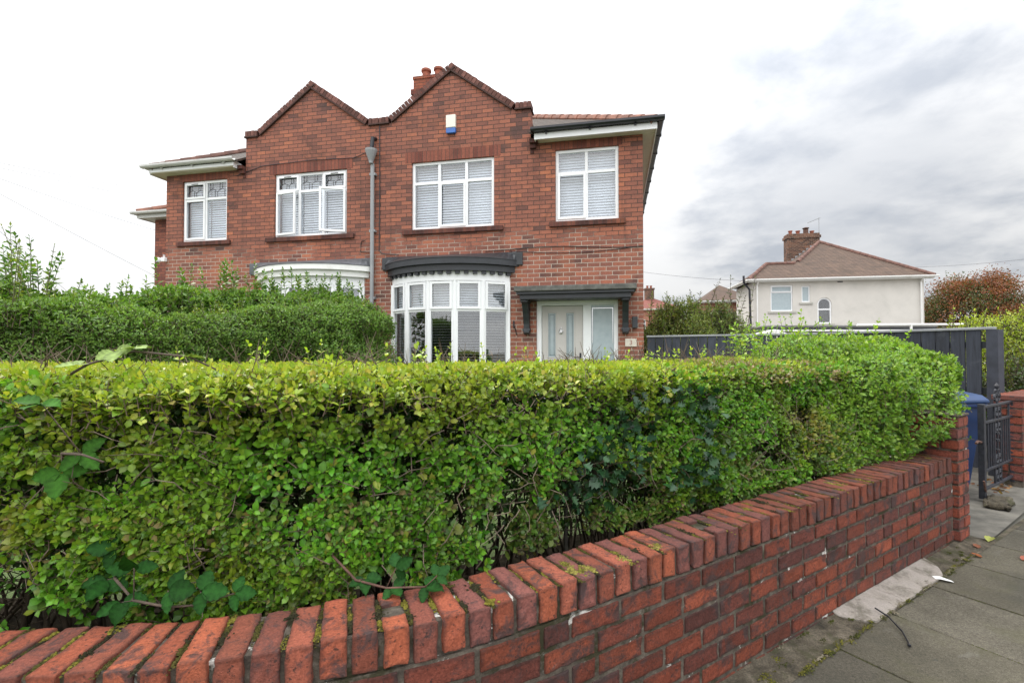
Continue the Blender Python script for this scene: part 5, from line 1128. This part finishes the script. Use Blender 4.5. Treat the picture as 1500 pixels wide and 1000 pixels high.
def holly(label, cents, n, sp, z_):
    lv = Leaves(SPI); root = empty('holly', tuple(w3(sA + cents[0][0], .5, G)), 0, label, 'holly'); org = np.array(root.location)
    st = Sticks()
    for ds, z0, rs, rz, m_ in cents:
        s = sA + ds + rng.normal(size=m_) * rs; z = z0 + rng.normal(size=m_) * rz; P, T, Nn = path(s, front_off(s, z) - .03 + rng.uniform(-.05, .08, m_)); out = np.c_[-Nn, np.zeros(m_)]
        lv.add(np.c_[P, z], out * .6 + rng.normal(size=(m_, 3)) * .6, out + np.array([0, 0, .5]) + rng.normal(size=(m_, 3)) * .5, rng.uniform(.034, .055, m_), pal([(.014, .045, .016), (.022, .065, .02), (.010, .032, .014)])(m_, .5, np.c_[P, z]))
        Pb = w3(sA + ds, .6, z0 - .1); k = np.arange(0, m_, 3); st.add(np.broadcast_to(Pb, (len(k), 3)), np.c_[P, z][k], .004, .0015, np.array((.05, .045, .03)))
    b0 = w3(sA + cents[0][0], .6, G); st.add(b0[None], w3(sA + cents[0][0], .6, cents[0][1])[None], .014, .008, np.array((.06, .055, .045)))
    lv.build('foliage', M['holly'], root, org); st.build('stem', M['twig'], root, org)
holly('dark glossy holly growing through the middle of the front hedge', [(.20, .97, .10, .06, 62), (.40, 1.12, .05, .08, 34), (.12, .80, .08, .04, 34), (.42, .90, .05, .06, 24)], 0, 0, 0)
holly('dark glossy holly patch near the hedge top right of the front door', [(.78, 1.24, .10, .05, 44), (.95, 1.12, .05, .05, 26), (.85, .84, .10, .05, 60), (.98, .96, .05, .05, 24)], 0, 0, 0)

# ------------------------------------------------------------------ background planting
def mound(root, org, cx, cy, rx, ry, z0, z1, n, size, colf, tpl=LEAF_S, L=(.15, .3), pairs=4, mat='leaf_far', shoots=0, sl=(.4, .8), inner=3000, stemc=(.08, .065, .045), shoot_c=None, upw=.6):
    lv = Leaves(tpl); st = Sticks(); q = unit(rng.normal(size=(n, 3))); q[:, 2] = np.abs(q[:, 2]) * .96 - .25 * rng.random(n); lum = .72 + .56 * fbm(q * 2.3 + cx, 3, 14); q = q * lum[:, None]
    P = np.c_[cx + q[:, 0] * rx, cy + q[:, 1] * ry, z0 + np.clip(q[:, 2], -.2, 2) * (z1 - z0)]; d = unit(q) * .6 + np.array([0, 0, upw]) + rng.normal(size=(n, 3)) * .4; l = rng.uniform(*L, n)
    sprigs(lv, st, P - unit(d) * (l * .8)[:, None], d, l, pairs, rng.uniform(size * .75, size * 1.2, n), colf, twig=stemc, twig_r=.004)
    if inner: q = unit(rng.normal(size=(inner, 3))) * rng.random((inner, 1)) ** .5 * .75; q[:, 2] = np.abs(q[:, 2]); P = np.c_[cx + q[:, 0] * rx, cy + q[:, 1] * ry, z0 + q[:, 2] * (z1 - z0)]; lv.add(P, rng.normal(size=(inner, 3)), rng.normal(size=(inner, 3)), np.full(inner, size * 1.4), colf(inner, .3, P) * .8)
    if shoots: m_ = shoots; P = np.c_[cx + rng.uniform(-.8, .8, m_) * rx, cy + rng.uniform(-.6, .6, m_) * ry, np.full(m_, z0 + .6 * (z1 - z0))]; sprigs(lv, st, P, np.array([0, 0, 1.]) + rng.normal(size=(m_, 3)) * .28, rng.uniform(*sl, m_), 9, size * 1.1, shoot_c or colf, twig=stemc, twig_r=.006)
    m_ = 24; a = np.c_[cx + rng.uniform(-.3, .3, m_) * rx, cy + rng.uniform(-.3, .3, m_) * ry, np.zeros(m_)]
    for j in range(5): e = a + unit(np.array([0, 0, 1.]) + rng.normal(size=(m_, 3)) * .22) * (z0 + .5 * (z1 - z0)) / 5; st.add(a, e, .03 - .004 * j, .026 - .004 * j, np.array(stemc)); a = e
    lv.build('foliage', M[mat], root, org); st.build('branches', M['twig'], root, org)
gold = pal([(.30, .38, .035), (.22, .30, .03), (.38, .42, .05), (.14, .2, .03)], [3, 2, 2, 1.5], tipc=(.45, .50, .07), tipw=.6)
GH = empty('golden_hedge', (7.6, 7.3, 0), 0, 'golden yellow-green hedge beyond the fence end, above the short brick wall', 'hedge')
mound(GH, np.array((7.6, 7.3, 0)), 7.75, 7.4, 1.65, 1.0, .9, 2.2, 1900, .055, gold, L=(.12, .26), shoots=60, sl=(.2, .45), inner=4000)
# its dark lower skirt
LV = pal([(.05, .09, .025), (.07, .12, .03), (.09, .10, .04)])
SK = empty('evergreen_shrub', (6.6, 6.3, 0), 0, 'dark green shrub filling the gap between the fence end and the brick wall', 'shrub')
mound(SK, np.array((6.6, 6.3, 0)), 6.95, 6.45, .75, .55, .55, 1.45, 700, .05, LV, inner=1800)
bud = pal([(.12, .19, .06), (.17, .22, .07), (.20, .21, .08), (.09, .14, .05)], tipc=(.20, .22, .08), tipw=.5)
BD = empty('buddleia_bush', (4.7, 12.2, 0), 0, 'straggly buddleia with arching flower spikes behind the board fence', 'shrub')
mound(BD, np.array((4.7, 12.2, 0)), 5.25, 12.2, .75, .7, 1.2, 2.65, 900, .12, bud, LEAF_L, L=(.3, .55), shoots=14, sl=(.7, 1.3), inner=500, shoot_c=pal([(.09, .11, .05), (.07, .06, .045), (.12, .14, .06)]), pairs=5, upw=1.)
BM = empty('bamboo_clump', (3.9, 11.6, 0), 0, 'bushy yellow-green bamboo behind the fence next to the house corner', 'bamboo')
mound(BM, np.array((3.9, 11.6, 0)), 4.05, 11.7, .95, .8, 1.1, 2.65, 1700, .115, pal([(.20, .26, .065), (.27, .30, .08), (.14, .20, .05)]), LEAF_L, L=(.3, .5), pairs=5, inner=1200, shoots=14, sl=(.5, .9), upw=1.1)
# copper-leaved tree
CT_ = empty('copper_tree', (29.4, 30.5, 0), 0, 'round-headed tree with copper red autumn leaves beyond the rendered house', 'tree'); org = np.array((29.4, 30.5, 0.))
mb = MB(); mb.tube([(0, 0, 0), (.05, 0, .9), (.02, .05, 1.7)], [.28, .22, .2], 9)
limbs = []
for k in range(11):
    a = 2 * math.pi * k / 11 + random.uniform(-.3, .3); r_ = random.uniform(1.2, 3.2); zt = random.uniform(3.0, 5.2)
    pts = [(0, 0, 1.5), (math.cos(a) * r_ * .35, math.sin(a) * r_ * .35, 2.4), (math.cos(a) * r_ * .8, math.sin(a) * r_ * .8, zt - .6), (math.cos(a) * r_ * 1.15, math.sin(a) * r_ * 1.15, zt)]; mb.tube(pts, [.13, .09, .05, .02], 7); limbs.append(pts[-1])
mb.build('trunk', M['bark'], CT_)
lv = Leaves(LEAF_S); nc = 240; cen = []
for k in range(nc):
    v = unit(rng.normal(size=3)); v[2] = abs(v[2]) * 1.0 - .12; rr = rng.uniform(.72, 1.0); cen.append((v[0] * 3.7 * rr, v[1] * 3.4 * rr, 2.2 + v[2] * 4.5 * rr))
for c_ in cen:
    m_ = 190; P = np.array(c_) + rng.normal(size=(m_, 3)) * np.array([.36, .36, .26]); red = rng.random() + .25 * (c_[2] - 3.5) / 2; cc = [(.21, .075, .042), (.26, .10, .05), (.15, .08, .04)] if red > .48 else [(.09, .11, .04), (.13, .13, .05), (.065, .085, .035)]
    lv.add(P + org, rng.normal(size=(m_, 3)), rng.normal(size=(m_, 3)) + np.array([0, 0, 1.]), rng.uniform(.09, .17, m_), pal(cc)(m_, .4, P))
m_ = 3500; v = unit(rng.normal(size=(m_, 3))); v[:, 2] = np.abs(v[:, 2]); P = v * rng.random((m_, 1)) ** .5 * np.array([3.6, 3.0, 3.2]) + np.array([0, 0, 1.9]); lv.add(P + org, rng.normal(size=(m_, 3)), rng.normal(size=(m_, 3)), np.full(m_, .22), pal([(.05, .06, .025), (.08, .05, .025)])(m_, .3, P))
lv.build('crown', M['leaf_tree'], CT_, org)

# ------------------------------------------------------------------ rendered house and its neighbours
WH = empty('rendered_house', (13.5, 27.0, 0), -R(10.4), 'white rendered house with brown hipped roof, arched window and big brick chimney', 'house')
holes = [(.90, 2.03, 3.62, 5.06), (2.48, 2.91, 4.10, 5.0), (3.27, 3.97, 2.92, 3.98), (3.27, 3.97, 3.98, 4.33)]
holes = [(.90, 2.03, 3.62, 5.06), (2.48, 2.91, 4.10, 5.0), (3.27, 3.97, 2.92, 4.33)]
wl = facade(0, 8.4, holes, [(0, 5.26), (8.4, 5.26)], 0, None, None, thick=.25)
wl.box(0, .25, .2501, 3.4, 0, 5.26); wl.box(8.15, 8.4, .2501, 8.0, 0, 5.26); wl.box(.25, 8.15, 7.75, 8.0, 0, 5.26); wl.box(.25, 8.1, 2.5, 2.6, 0, 5.2)
# arched head: fill the two upper corners of the arched opening
arcp = [(3.27 + .35 - .35 * math.cos(a), 3.98 + .35 * math.sin(a)) for a in np.linspace(0, math.pi, 17)]
wl.prism([(3.27, 3.981), (3.27, 4.33)] + [(p[0], p[1]) for p in arcp[8:0:-1]], .001, .249, 'y'); wl.prism([(3.97, 4.33), (3.97, 3.981)] + [(p[0], p[1]) for p in arcp[15:8:-1]] , .001, .249, 'y')
wall = wl.build('wall', M['render'], WH, weld=False)
window(WH, 1, .90, 2.03, 3.62, 5.06, [], .27, {(0, 0): 'sash'}, blind=False, depth=.05, glass='obscure'); window(WH, 1, 2.48, 2.91, 4.10, 5.0, [], None, {}, blind=False, depth=.05, glass='obscure')
aw = MB(); aw.box(3.27, 3.34, .05, .12, 2.92, 3.98); aw.box(3.90, 3.97, .05, .12, 2.92, 3.98); aw.box(3.34, 3.90, .05, .12, 2.92, 2.99); aw.box(3.34, 3.90, .05, .12, 3.66, 3.73)
ins_ = [(3.62 - .28 * math.cos(a), 3.98 + .28 * math.sin(a)) for a in np.linspace(0, math.pi, 17)]
for i in range(16): aw.prism([arcp[i], arcp[i + 1], ins_[i + 1], ins_[i]], .05, .12, 'y')
aw = aw.build('arched_window', M['white'], WH)
ap = MB(); ap.box(3.34, 3.90, .08, .086, 2.99, 3.66); ap.prism([(3.34, 3.73), (3.90, 3.73), (3.90, 3.98)] + ins_[15:0:-1] + [(3.34, 3.98)], .08, .086, 'y'); ap.build('pane', M['glass'], aw)
ib = MB(); ib.box(3.2, 4.1, .6, .65, 2.7, 4.5); ib.build('dark_backing', M['interior'], wall)  # dark panel added behind the arched window for the room's darkness
for q in ((.75, 2.2, 3.50, 3.618), (2.36, 3.03, 3.98, 4.098), (3.15, 4.1, 2.82, 2.918)): sl_ = MB(); sl_.box(q[0], q[1], -.06, .05, q[2], q[3]); sl_.build('window_sill', M['sillconc'], WH, bevel=.01)
vt = MB(); vt.box(4.27, 4.53, -.012, .0, 5.15, 5.21); vt.build('air_vent', M['black'], WH)
rf = MB(); ze = 5.37
eb(rf, [(1.2, -.32, ze), (8.72, -.32, ze), (5.0, 4.0, 8.2)]); eb(rf, [(8.72, -.32, ze), (8.72, 8.3, ze), (5.0, 4.0, 8.2)]); eb(rf, [(8.72, 8.3, ze), (1.2, 8.3, ze), (5.0, 4.0, 8.2)]); eb(rf, [(1.2, 8.3, ze), (1.2, -.32, ze), (5.0, 4.0, 8.2)])
eb(rf, [(-.32, -.32, ze), (3.2, -.32, ze), (3.2, 1.5, 6.5), (1.15, 1.5, 6.5)]); eb(rf, [(-.32, 3.6, ze), (-.32, -.32, ze), (1.15, 1.5, 6.5)]); eb(rf, [(3.2, 3.6, ze), (-.32, 3.6, ze), (1.15, 1.5, 6.5), (3.2, 1.5, 6.5)])
wr = rf.build('roof', M['roof_white'], WH)
hp = MB()
for p, q in (((8.72, -.32, ze), (5.0, 4, 8.2)), ((2.9, 1.6, 6.6), (5.0, 4, 8.2)), ((-.32, -.32, ze), (1.15, 1.5, 6.5)), ((1.15, 1.5, 6.5), (2.7, 1.5, 6.5)), ((8.72, 8.3, ze), (5, 4, 8.2))):
    p, q = Vector(p), Vector(q); k = max(1, int((q - p).length / .4))
    for i in range(k): hp.tube([p + (q - p) * i / k, p + (q - p) * (i + 1.05) / k], [.12, .11], 8)
hp.build('hip_tiles', M['ridge_dark'], wr)
gu = MB(); gutter_run(gu, (-.45, -.40, ze), (8.85, -.40, ze), (0, -1, 0), .075); gutter_run(gu, (-.40, -.32, ze), (-.40, 3.6, ze), (-1, 0, 0), .075); gu.box(-.32, 8.72, -.32, -.002, 5.24, 5.255); gu.box(-.34, 8.72, -.34, -.321, 5.24, 5.36); gu.box(-.34, -.321, -.32, 3.6, 5.241, 5.361); gu.build('gutter', M['whitepaint'], WH)
for x in (.18, 8.22): dp = MB(); dp.tube([(x, -.40, 5.34), (x, -.10, 5.05), (x, -.10, .1)], .045, 8); dp.build('downpipe', M['whitepaint'], WH)
sv = MB(); sv.tube([(-.52, -.1, 5.62), (-.52, -.1, 5.25), (-.22, -.1, 4.85), (-.18, -.12, 3.0), (-.18, -.12, .2)], .06, 8); sv.build('soil_pipe', M['black'], WH)
ch = MB(); ch.box(3.42, 5.30, 4.6, 5.3, 6.6, 8.62); ch.box(3.36, 5.36, 4.54, 5.36, 8.6201, 8.78); ch.box(3.42, 5.30, 4.6, 5.3, 8.7801, 8.92); wch = ch.build('chimney', M['chimney_far'], wr)
for px, r_, h_ in ((3.70, .12, .26), (4.15, .13, .24), (4.98, .13, .20)):
    pt = MB(); pt.lathe([(r_ * .8, 0), (r_ * .85, h_ * .7), (r_ * 1.1, h_ * .8), (r_ * 1.1, h_), (r_ * .8, h_)], (px, 4.95, 8.92), 12); pt.build('chimney_pot', M['pot'], wch)
pt = MB(); pt.lathe([(.15, 0), (.15, .30), (.12, .31)], (4.62, 4.95, 8.92), 12); pt.lathe([(.19, .36), (.2, .40), (.06, .45)], (4.62, 4.95, 8.92), 12); pt.tube([(4.5, 4.95, 9.2), (4.5, 4.95, 9.3)], .02, 5); pt.tube([(4.74, 4.95, 9.2), (4.74, 4.95, 9.3)], .02, 5); pt.build('cowl', M['rust'], wch)
fl = MB()
for i in range(7): fl.box(3.40 + i * .22, 3.62 + i * .22, 4.57, 4.598, 6.95 + i * .16, 7.16 + i * .16)
fl.build('stepped_flashing', M['greypipe'], wch)
AE = empty('television_aerial', tuple(Vector((13.5, 27, 0)) + Matrix.Rotation(-R(10.4), 4, 'Z') @ Vector((5.40, 4.95, 8.75))), -R(10.4), 'thin television aerial on a mast strapped to the rendered house chimney', 'aerial')
mb = MB(); mb.tube([(0, 0, 0), (0, 0, 1.22)], .016, 6); mb.build('mast', M['greypipe'], AE)
mb = MB(); mb.tube([(.08, 0, 1.20), (-.68, 0, .90)], .014, 6)
for i in range(9): mb.tube([(.04 - i * .08, -.16, 1.18 - i * .032), (.04 - i * .08, .16, 1.18 - i * .032)], .007, 5)
mb.build('antenna_elements', M['greypipe'], AE)

def simple_house(name, loc, rz, w, d, eave, ridge_h, wallm, roofm, label, cat='house', chim=None, wins=()):
    h = empty(name, loc, rz, label, cat); wl = facade(0, w, [q for q in wins], [(0, eave), (w, eave)], 0, None, None); wl.box(0, .25, .2501, d, 0, eave); wl.box(w - .25, w, .2501, d, 0, eave); wl.box(.25, w - .25, d - .25, d, 0, eave); wl.build('wall', wallm, h)
    rf = MB(); ze = eave + .1; o = .3; k = d / 2 + o; eb(rf, [(-o, -o, ze), (w + o, -o, ze), (w + o - k, d / 2, ridge_h), (-o + k, d / 2, ridge_h)] if w > d else [(-o, -o, ze), (w + o, -o, ze), (w / 2, d / 2, ridge_h)])
    if w > d: eb(rf, [(w + o, -o, ze), (w + o, d + o, ze), (w + o - k, d / 2, ridge_h)]); eb(rf, [(w + o, d + o, ze), (-o, d + o, ze), (-o + k, d / 2, ridge_h), (w + o - k, d / 2, ridge_h)]); eb(rf, [(-o, d + o, ze), (-o, -o, ze), (-o + k, d / 2, ridge_h)])
    else: eb(rf, [(w + o, -o, ze), (w + o, d + o, ze), (w / 2, d / 2, ridge_h)]); eb(rf, [(w + o, d + o, ze), (-o, d + o, ze), (w / 2, d / 2, ridge_h)]); eb(rf, [(-o, d + o, ze), (-o, -o, ze), (w / 2, d / 2, ridge_h)])
    r_ = rf.build('roof', roofm, h); g = MB(); gutter_run(g, (-o - .1, -o - .07, ze), (w + o + .1, -o - .07, ze), (0, -1, 0), .07); g.box(-o, w + o, -o, -.002, eave - .02, eave); g.box(-o - .02, w + o, -o - .02, -o, eave - .04, ze - .02); g.build('gutter', M['whitepaint'], h)
    for q in wins: window(h, 1, *q, [.5], .3, {}, blind=False)
    if chim:
        c = MB(); x, y, s_, z1 = chim; c.box(x, x + s_, y, y + s_ * .7, eave, z1); c.box(x - .06, x + s_ + .06, y - .06, y + s_ * .7 + .06, z1 + .0001, z1 + .18); cc = c.build('chimney', M['chimney_far'], r_)
        for px in (.3, .7): p = MB(); p.lathe([(.12, 0), (.11, .22), (.14, .25), (.14, .30)], (x + s_ * px, y + s_ * .35, z1 + .18), 10); p.build('chimney_pot', M['pot'], cc)
    return h
simple_house('brick_house', (13.35, 33.5, 0), -R(10.4), 3.2, 5.5, 4.75, 6.3, M['orange_brick'], M['roof_white'], 'orange brick house with low brown roof half hidden behind the straggly buddleia', wins=[(1.7, 2.7, 2.6, 4.1)])
simple_house('terraced_house', (12.2, 50, 0), -R(6), 5.2, 7, 5.6, 7.3, M['orange_brick'], M['red_tile'], 'distant red-roofed house with a tall grey-brown chimney', chim=(2.0, 2.6, .95, 8.0), wins=[(.6, 1.6, 3.2, 4.6), (3.2, 4.4, 3.2, 4.6)])
# garage and its rail
GA = empty('garage', (10.15, 19.0, 0), -R(2), 'flat-roofed garage with grey felt roof and white trim in front of the rendered house', 'garage')
mb = MB(); mb.box(0, 6.1, 0, 4.5, 0, 2.18); mb.build('wall', M['garagewall'], GA)
mb = MB(); mb.box(-.15, 6.25, -.2, 4.7, 2.36, 2.44); mb.build('roof', M['felt'], GA, bevel=.02); mb = MB(); mb.box(-.12, 6.22, -.16, 4.66, 2.181, 2.3599); mb.build('fascia', M['anthracite'], GA)
mb = MB(); mb.box(-.05, 6.15, -.24, -.1601, 2.20, 2.262); mb.build('trim', M['whitepaint'], GA)
RL = empty('handrail', (13.6, 18.2, 0), 0, 'white tubular rail standing to the right of the garage roof', 'rail')
mb = MB(); mb.tube([(-.6, 0, 2.42), (3.45, -.1, 2.44), (3.45, -.1, .0)], .045, 8); mb.tube([(1.4, -.05, 2.43), (1.4, -.05, 0)], .04, 8); mb.build('tube', M['whitepaint'], RL)
SB = empty('storage_shed', (8.3, 16.0, 0), -R(8), 'small white plastic shed top showing above the fence left of the garage', 'shed')
mb = MB(); mb.box(0, .75, 0, .9, 0, 1.95); mb.build('wall', M['white_plastic'], SB, bevel=.03); mb = MB(); mb.prism([(-.06, 1.951), (.81, 1.951), (.81, 2.0), (.38, 2.16), (-.06, 2.0)], -.05, .95, 'y'); mb.build('roof', M['white_plastic'], SB, bevel=.02)

# ------------------------------------------------------------------ overhead wires
def wire(p, q, sag, label, group, r=.0065):
    p, q = Vector(p), Vector(q); mb = MB(); pts = [p.lerp(q, u) - Vector((0, 0, sag * 4 * u * (1 - u))) for u in np.linspace(0, 1, 17)]; o_ = pts[0].copy(); mb.tube([a - o_ for a in pts], r, 5)
    o = mb.build('overhead_wire', M['wire']); o.location = o_; tag(o, label, 'cable', group)
LW = 'thin dark overhead wire crossing the pale sky left of the brick houses'
for (xa, ya), (xb, yb) in (((-60, 225), (250, 281)), ((-60, 231), (250, 294)), ((-60, 240), (260, 346)), ((-60, 252), (330, 455)), ((-60, 285), (150, 470))):
    f = lambda x, y, Y: ((x - 750) / 708 * Y, Y, CAMZ + (512 - y) / 708 * Y)
    wire(f(xa, ya, 16), f(xb, yb, 26), .1, LW, 'overhead wires left of the houses')
wire(f(930, 396, 60), f(1120, 412, 48), .2, 'faint overhead wire above the distant red roof right of the brick house', None, .018)
wire(f(1300, 391, 55), f(1560, 372, 40), .3, 'faint overhead wire above the copper tree', None, .016)

# ------------------------------------------------------------------ litter on the pavement
def ground_leaf(x, y, rz, size, col, label, z=.006, curl=.25):
    V, Fs = SER; V = V * size; V = V + np.c_[np.zeros(len(V)), np.zeros(len(V)), np.abs(V[:, 1]) * curl + .3 * V[:, 0] ** 2 / size]; c, s_ = math.cos(rz), math.sin(rz); V = np.c_[V[:, 0] * c - V[:, 1] * s_, V[:, 0] * s_ + V[:, 1] * c, V[:, 2] - V[:, 2].min()]
    o = fast_mesh('fallen_leaf', V, Fs, np.tile(col, (len(V), 1)), M['bramble']); o.location = (x, y, z); tag(o, label, 'leaf', 'fallen leaves on the pavement')
ground_leaf(3.66, 3.74, .6, .085, (.34, .36, .10), 'pale yellow-green fallen leaf curled on the pavement near the pillar', curl=.6)
ground_leaf(3.34, 3.46, 2.1, .06, (.26, .09, .04), 'small rust-brown fallen leaf on the paving joint near the cement strip')
ground_leaf(3.47, 3.62, 1.2, .06, (.24, .10, .06), 'dull brown fallen leaf close to the foot of the pillar')
ground_leaf(3.58, 3.42, .1, .085, (.36, .12, .08), 'pinkish red fallen leaf at the right edge of the pavement')
mb = MB(); q = [(-.06, -.014, 0), (.0, -.022, .012), (.065, -.010, .002), (.06, .016, .0), (.0, .014, .016), (-.055, .016, .006)]; mb.add(q + [(a, b_, c + .0015) for a, b_, c in q], [(0, 1, 4, 5), (1, 2, 3, 4), (11, 10, 7, 6), (10, 9, 8, 7), (0, 6, 7, 1), (1, 7, 8, 2), (2, 8, 9, 3), (3, 9, 10, 4), (4, 10, 11, 5), (5, 11, 6, 0)])
o = mb.build('paper_scrap', M['white_plastic']); o.location = (2.75, 3.13, .006); o.rotation_euler = (0, 0, -.5); tag(o, 'crumpled white paper scrap lying on the pavement', 'litter')
mb = MB(); mb.tube([(0, 0, .03), (.02, -.07, .02), (.0, -.19, .008), (-.055, -.30, .008)], .0042, 6); mb.lathe([(.001, 0), (.008, .002), (.008, .012), (.001, .014)], (-.058, -.304, .0), 8); o = mb.build('plastic_tie', M['black']); o.location = (2.035, 2.735, .006); tag(o, 'thin black plastic tie lying across the paving edge', 'litter')
mb = MB(); V, Fq = grid_box(.36, .17, .06, .025, 8, 5, 3); V = rough(V, .07, 3.3); mb.add(V + np.array([0, 0, .035]), [tuple(f) for f in Fq]); o = mb.build('broken_concrete', M['dirt'], smooth=True); o.location = (4.60, 4.60, 0); o.rotation_euler = (0, 0, .7); tag(o, 'broken lump of concrete at the foot of the gate', 'rubble')
lvs = Leaves(SER); n = 70; P = np.c_[rng.uniform(4.95, 5.9, n), np.zeros(n), np.full(n, .012)]; P[:, 1] = 4.95 + (P[:, 0] - 4.95) * .62 + rng.uniform(-.02, .30, n)
lvs.add(P, np.c_[rng.normal(size=(n, 2)), rng.normal(size=n) * .2], np.c_[rng.normal(size=(n, 2)) * .4, np.ones(n)], rng.uniform(.03, .06, n), pal([(.16, .07, .03), (.22, .12, .05), (.10, .05, .03)])(n, .3, P)); o = lvs.build('leaf_litter', M['bramble'], None); tag(o, 'brown leaf litter gathered under the iron gate', 'leaf litter', kind='stuff')

# ------------------------------------------------------------------ sky, sun, camera
SUN_AZ, SUN_EL = R(-32), R(52)                                # azimuth from straight ahead, negative to the left
sd = Vector((math.sin(SUN_AZ) * math.cos(SUN_EL), math.cos(SUN_AZ) * math.cos(SUN_EL), math.sin(SUN_EL)))
w = bpy.data.worlds.new('World'); sc.world = w; w.use_nodes = True; t = NT(w.node_tree); bg = t.n['Background']
sky = t.node('ShaderNodeTexSky', sky_type='NISHITA', sun_disc=False, sun_elevation=SUN_EL, sun_rotation=SUN_AZ, altitude=50, air_density=1., dust_density=2.)
D = t.node('ShaderNodeTexCoord').outputs['Generated']; dx, dy, dz = t.sep(D); zc = t.m('MAXIMUM', dz, 0.0)
pz = t.m('ADD', zc, .22); pv = t.comb(t.m('DIVIDE', dx, pz), t.m('DIVIDE', dy, pz), .3)
def dot(v):
    n = t.node('ShaderNodeVectorMath', operation='DOT_PRODUCT'); t.put(n.inputs[0], D); n.inputs[1].default_value = v; return n.outputs['Value']
cl = t.noise(pv, 1.0, 7, .52, .25); cl2 = t.noise(pv, 3.2, 7, .56, .1)
side = t.smooth(dot(Vector((.85, .45, .10)).normalized()), .30, 1.0)                       # heavier cloud to the right
blob = t.smooth(t.m('ADD', dot(Vector((.545, .79, .275)).normalized()), t.m('MULTIPLY', t.m('SUBTRACT', cl2, .5), .07)), .962, .996)
dark = t.m('ADD', t.m('MULTIPLY', t.smooth(t.m('ADD', t.m('MULTIPLY', cl, .62), t.m('MULTIPLY', cl2, .38)), .42, .66), t.m('ADD', t.m('MULTIPLY', side, .36), .46)), t.m('MULTIPLY', blob, .50), clamp=True)
glow = t.m('POWER', t.m('MAXIMUM', dot(sd), 0.), 3.0)
zen = t.m('ADD', t.m('ADD', .76, t.m('MULTIPLY', zc, .45)), t.m('MULTIPLY', t.m('MULTIPLY', zc, zc), 1.7))                                            # overcast: brighter overhead
lum = t.m('ADD', zen, t.m('MULTIPLY', glow, .42)); back = t.smooth(t.m('MULTIPLY', dy, -1.), -.1, .6); lum = t.m('MULTIPLY', lum, t.m('ADD', t.m('SUBTRACT', 1.04, t.m('MULTIPLY', side, .14)), t.m('MULTIPLY', back, .85)))  # sky behind the camera brightened to lift facade and hedge front
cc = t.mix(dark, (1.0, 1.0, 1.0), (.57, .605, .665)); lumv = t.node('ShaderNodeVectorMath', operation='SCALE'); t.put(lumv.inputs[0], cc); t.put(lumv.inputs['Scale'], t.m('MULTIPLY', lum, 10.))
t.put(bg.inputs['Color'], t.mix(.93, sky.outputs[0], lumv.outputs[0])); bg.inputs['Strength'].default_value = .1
L = bpy.data.lights.new('sun', 'SUN'); L.energy = 2.0; L.angle = R(22); L.color = (1, .96, .9); so = bpy.data.objects.new('sun', L); COL.objects.link(so); so.rotation_euler = sd.to_track_quat('Z', 'Y').to_euler(); so.location = (0, 0, 30)
cam = bpy.data.cameras.new('camera'); cam.sensor_width = 36; cam.lens = 36 * 708 / 1500; cam.clip_end = 2000; cam.clip_start = .05
co_ = bpy.data.objects.new('camera', cam); COL.objects.link(co_); co_.location = (0, 0, CAMZ); co_.rotation_euler = (R(91.0), 0, 0); sc.camera = co_
sc.view_settings.view_transform = 'Standard'; sc.view_settings.look = 'None'; sc.view_settings.exposure = .14; sc.view_settings.gamma = 1
sc.cycles.max_bounces = 8; sc.cycles.transparent_max_bounces = 12
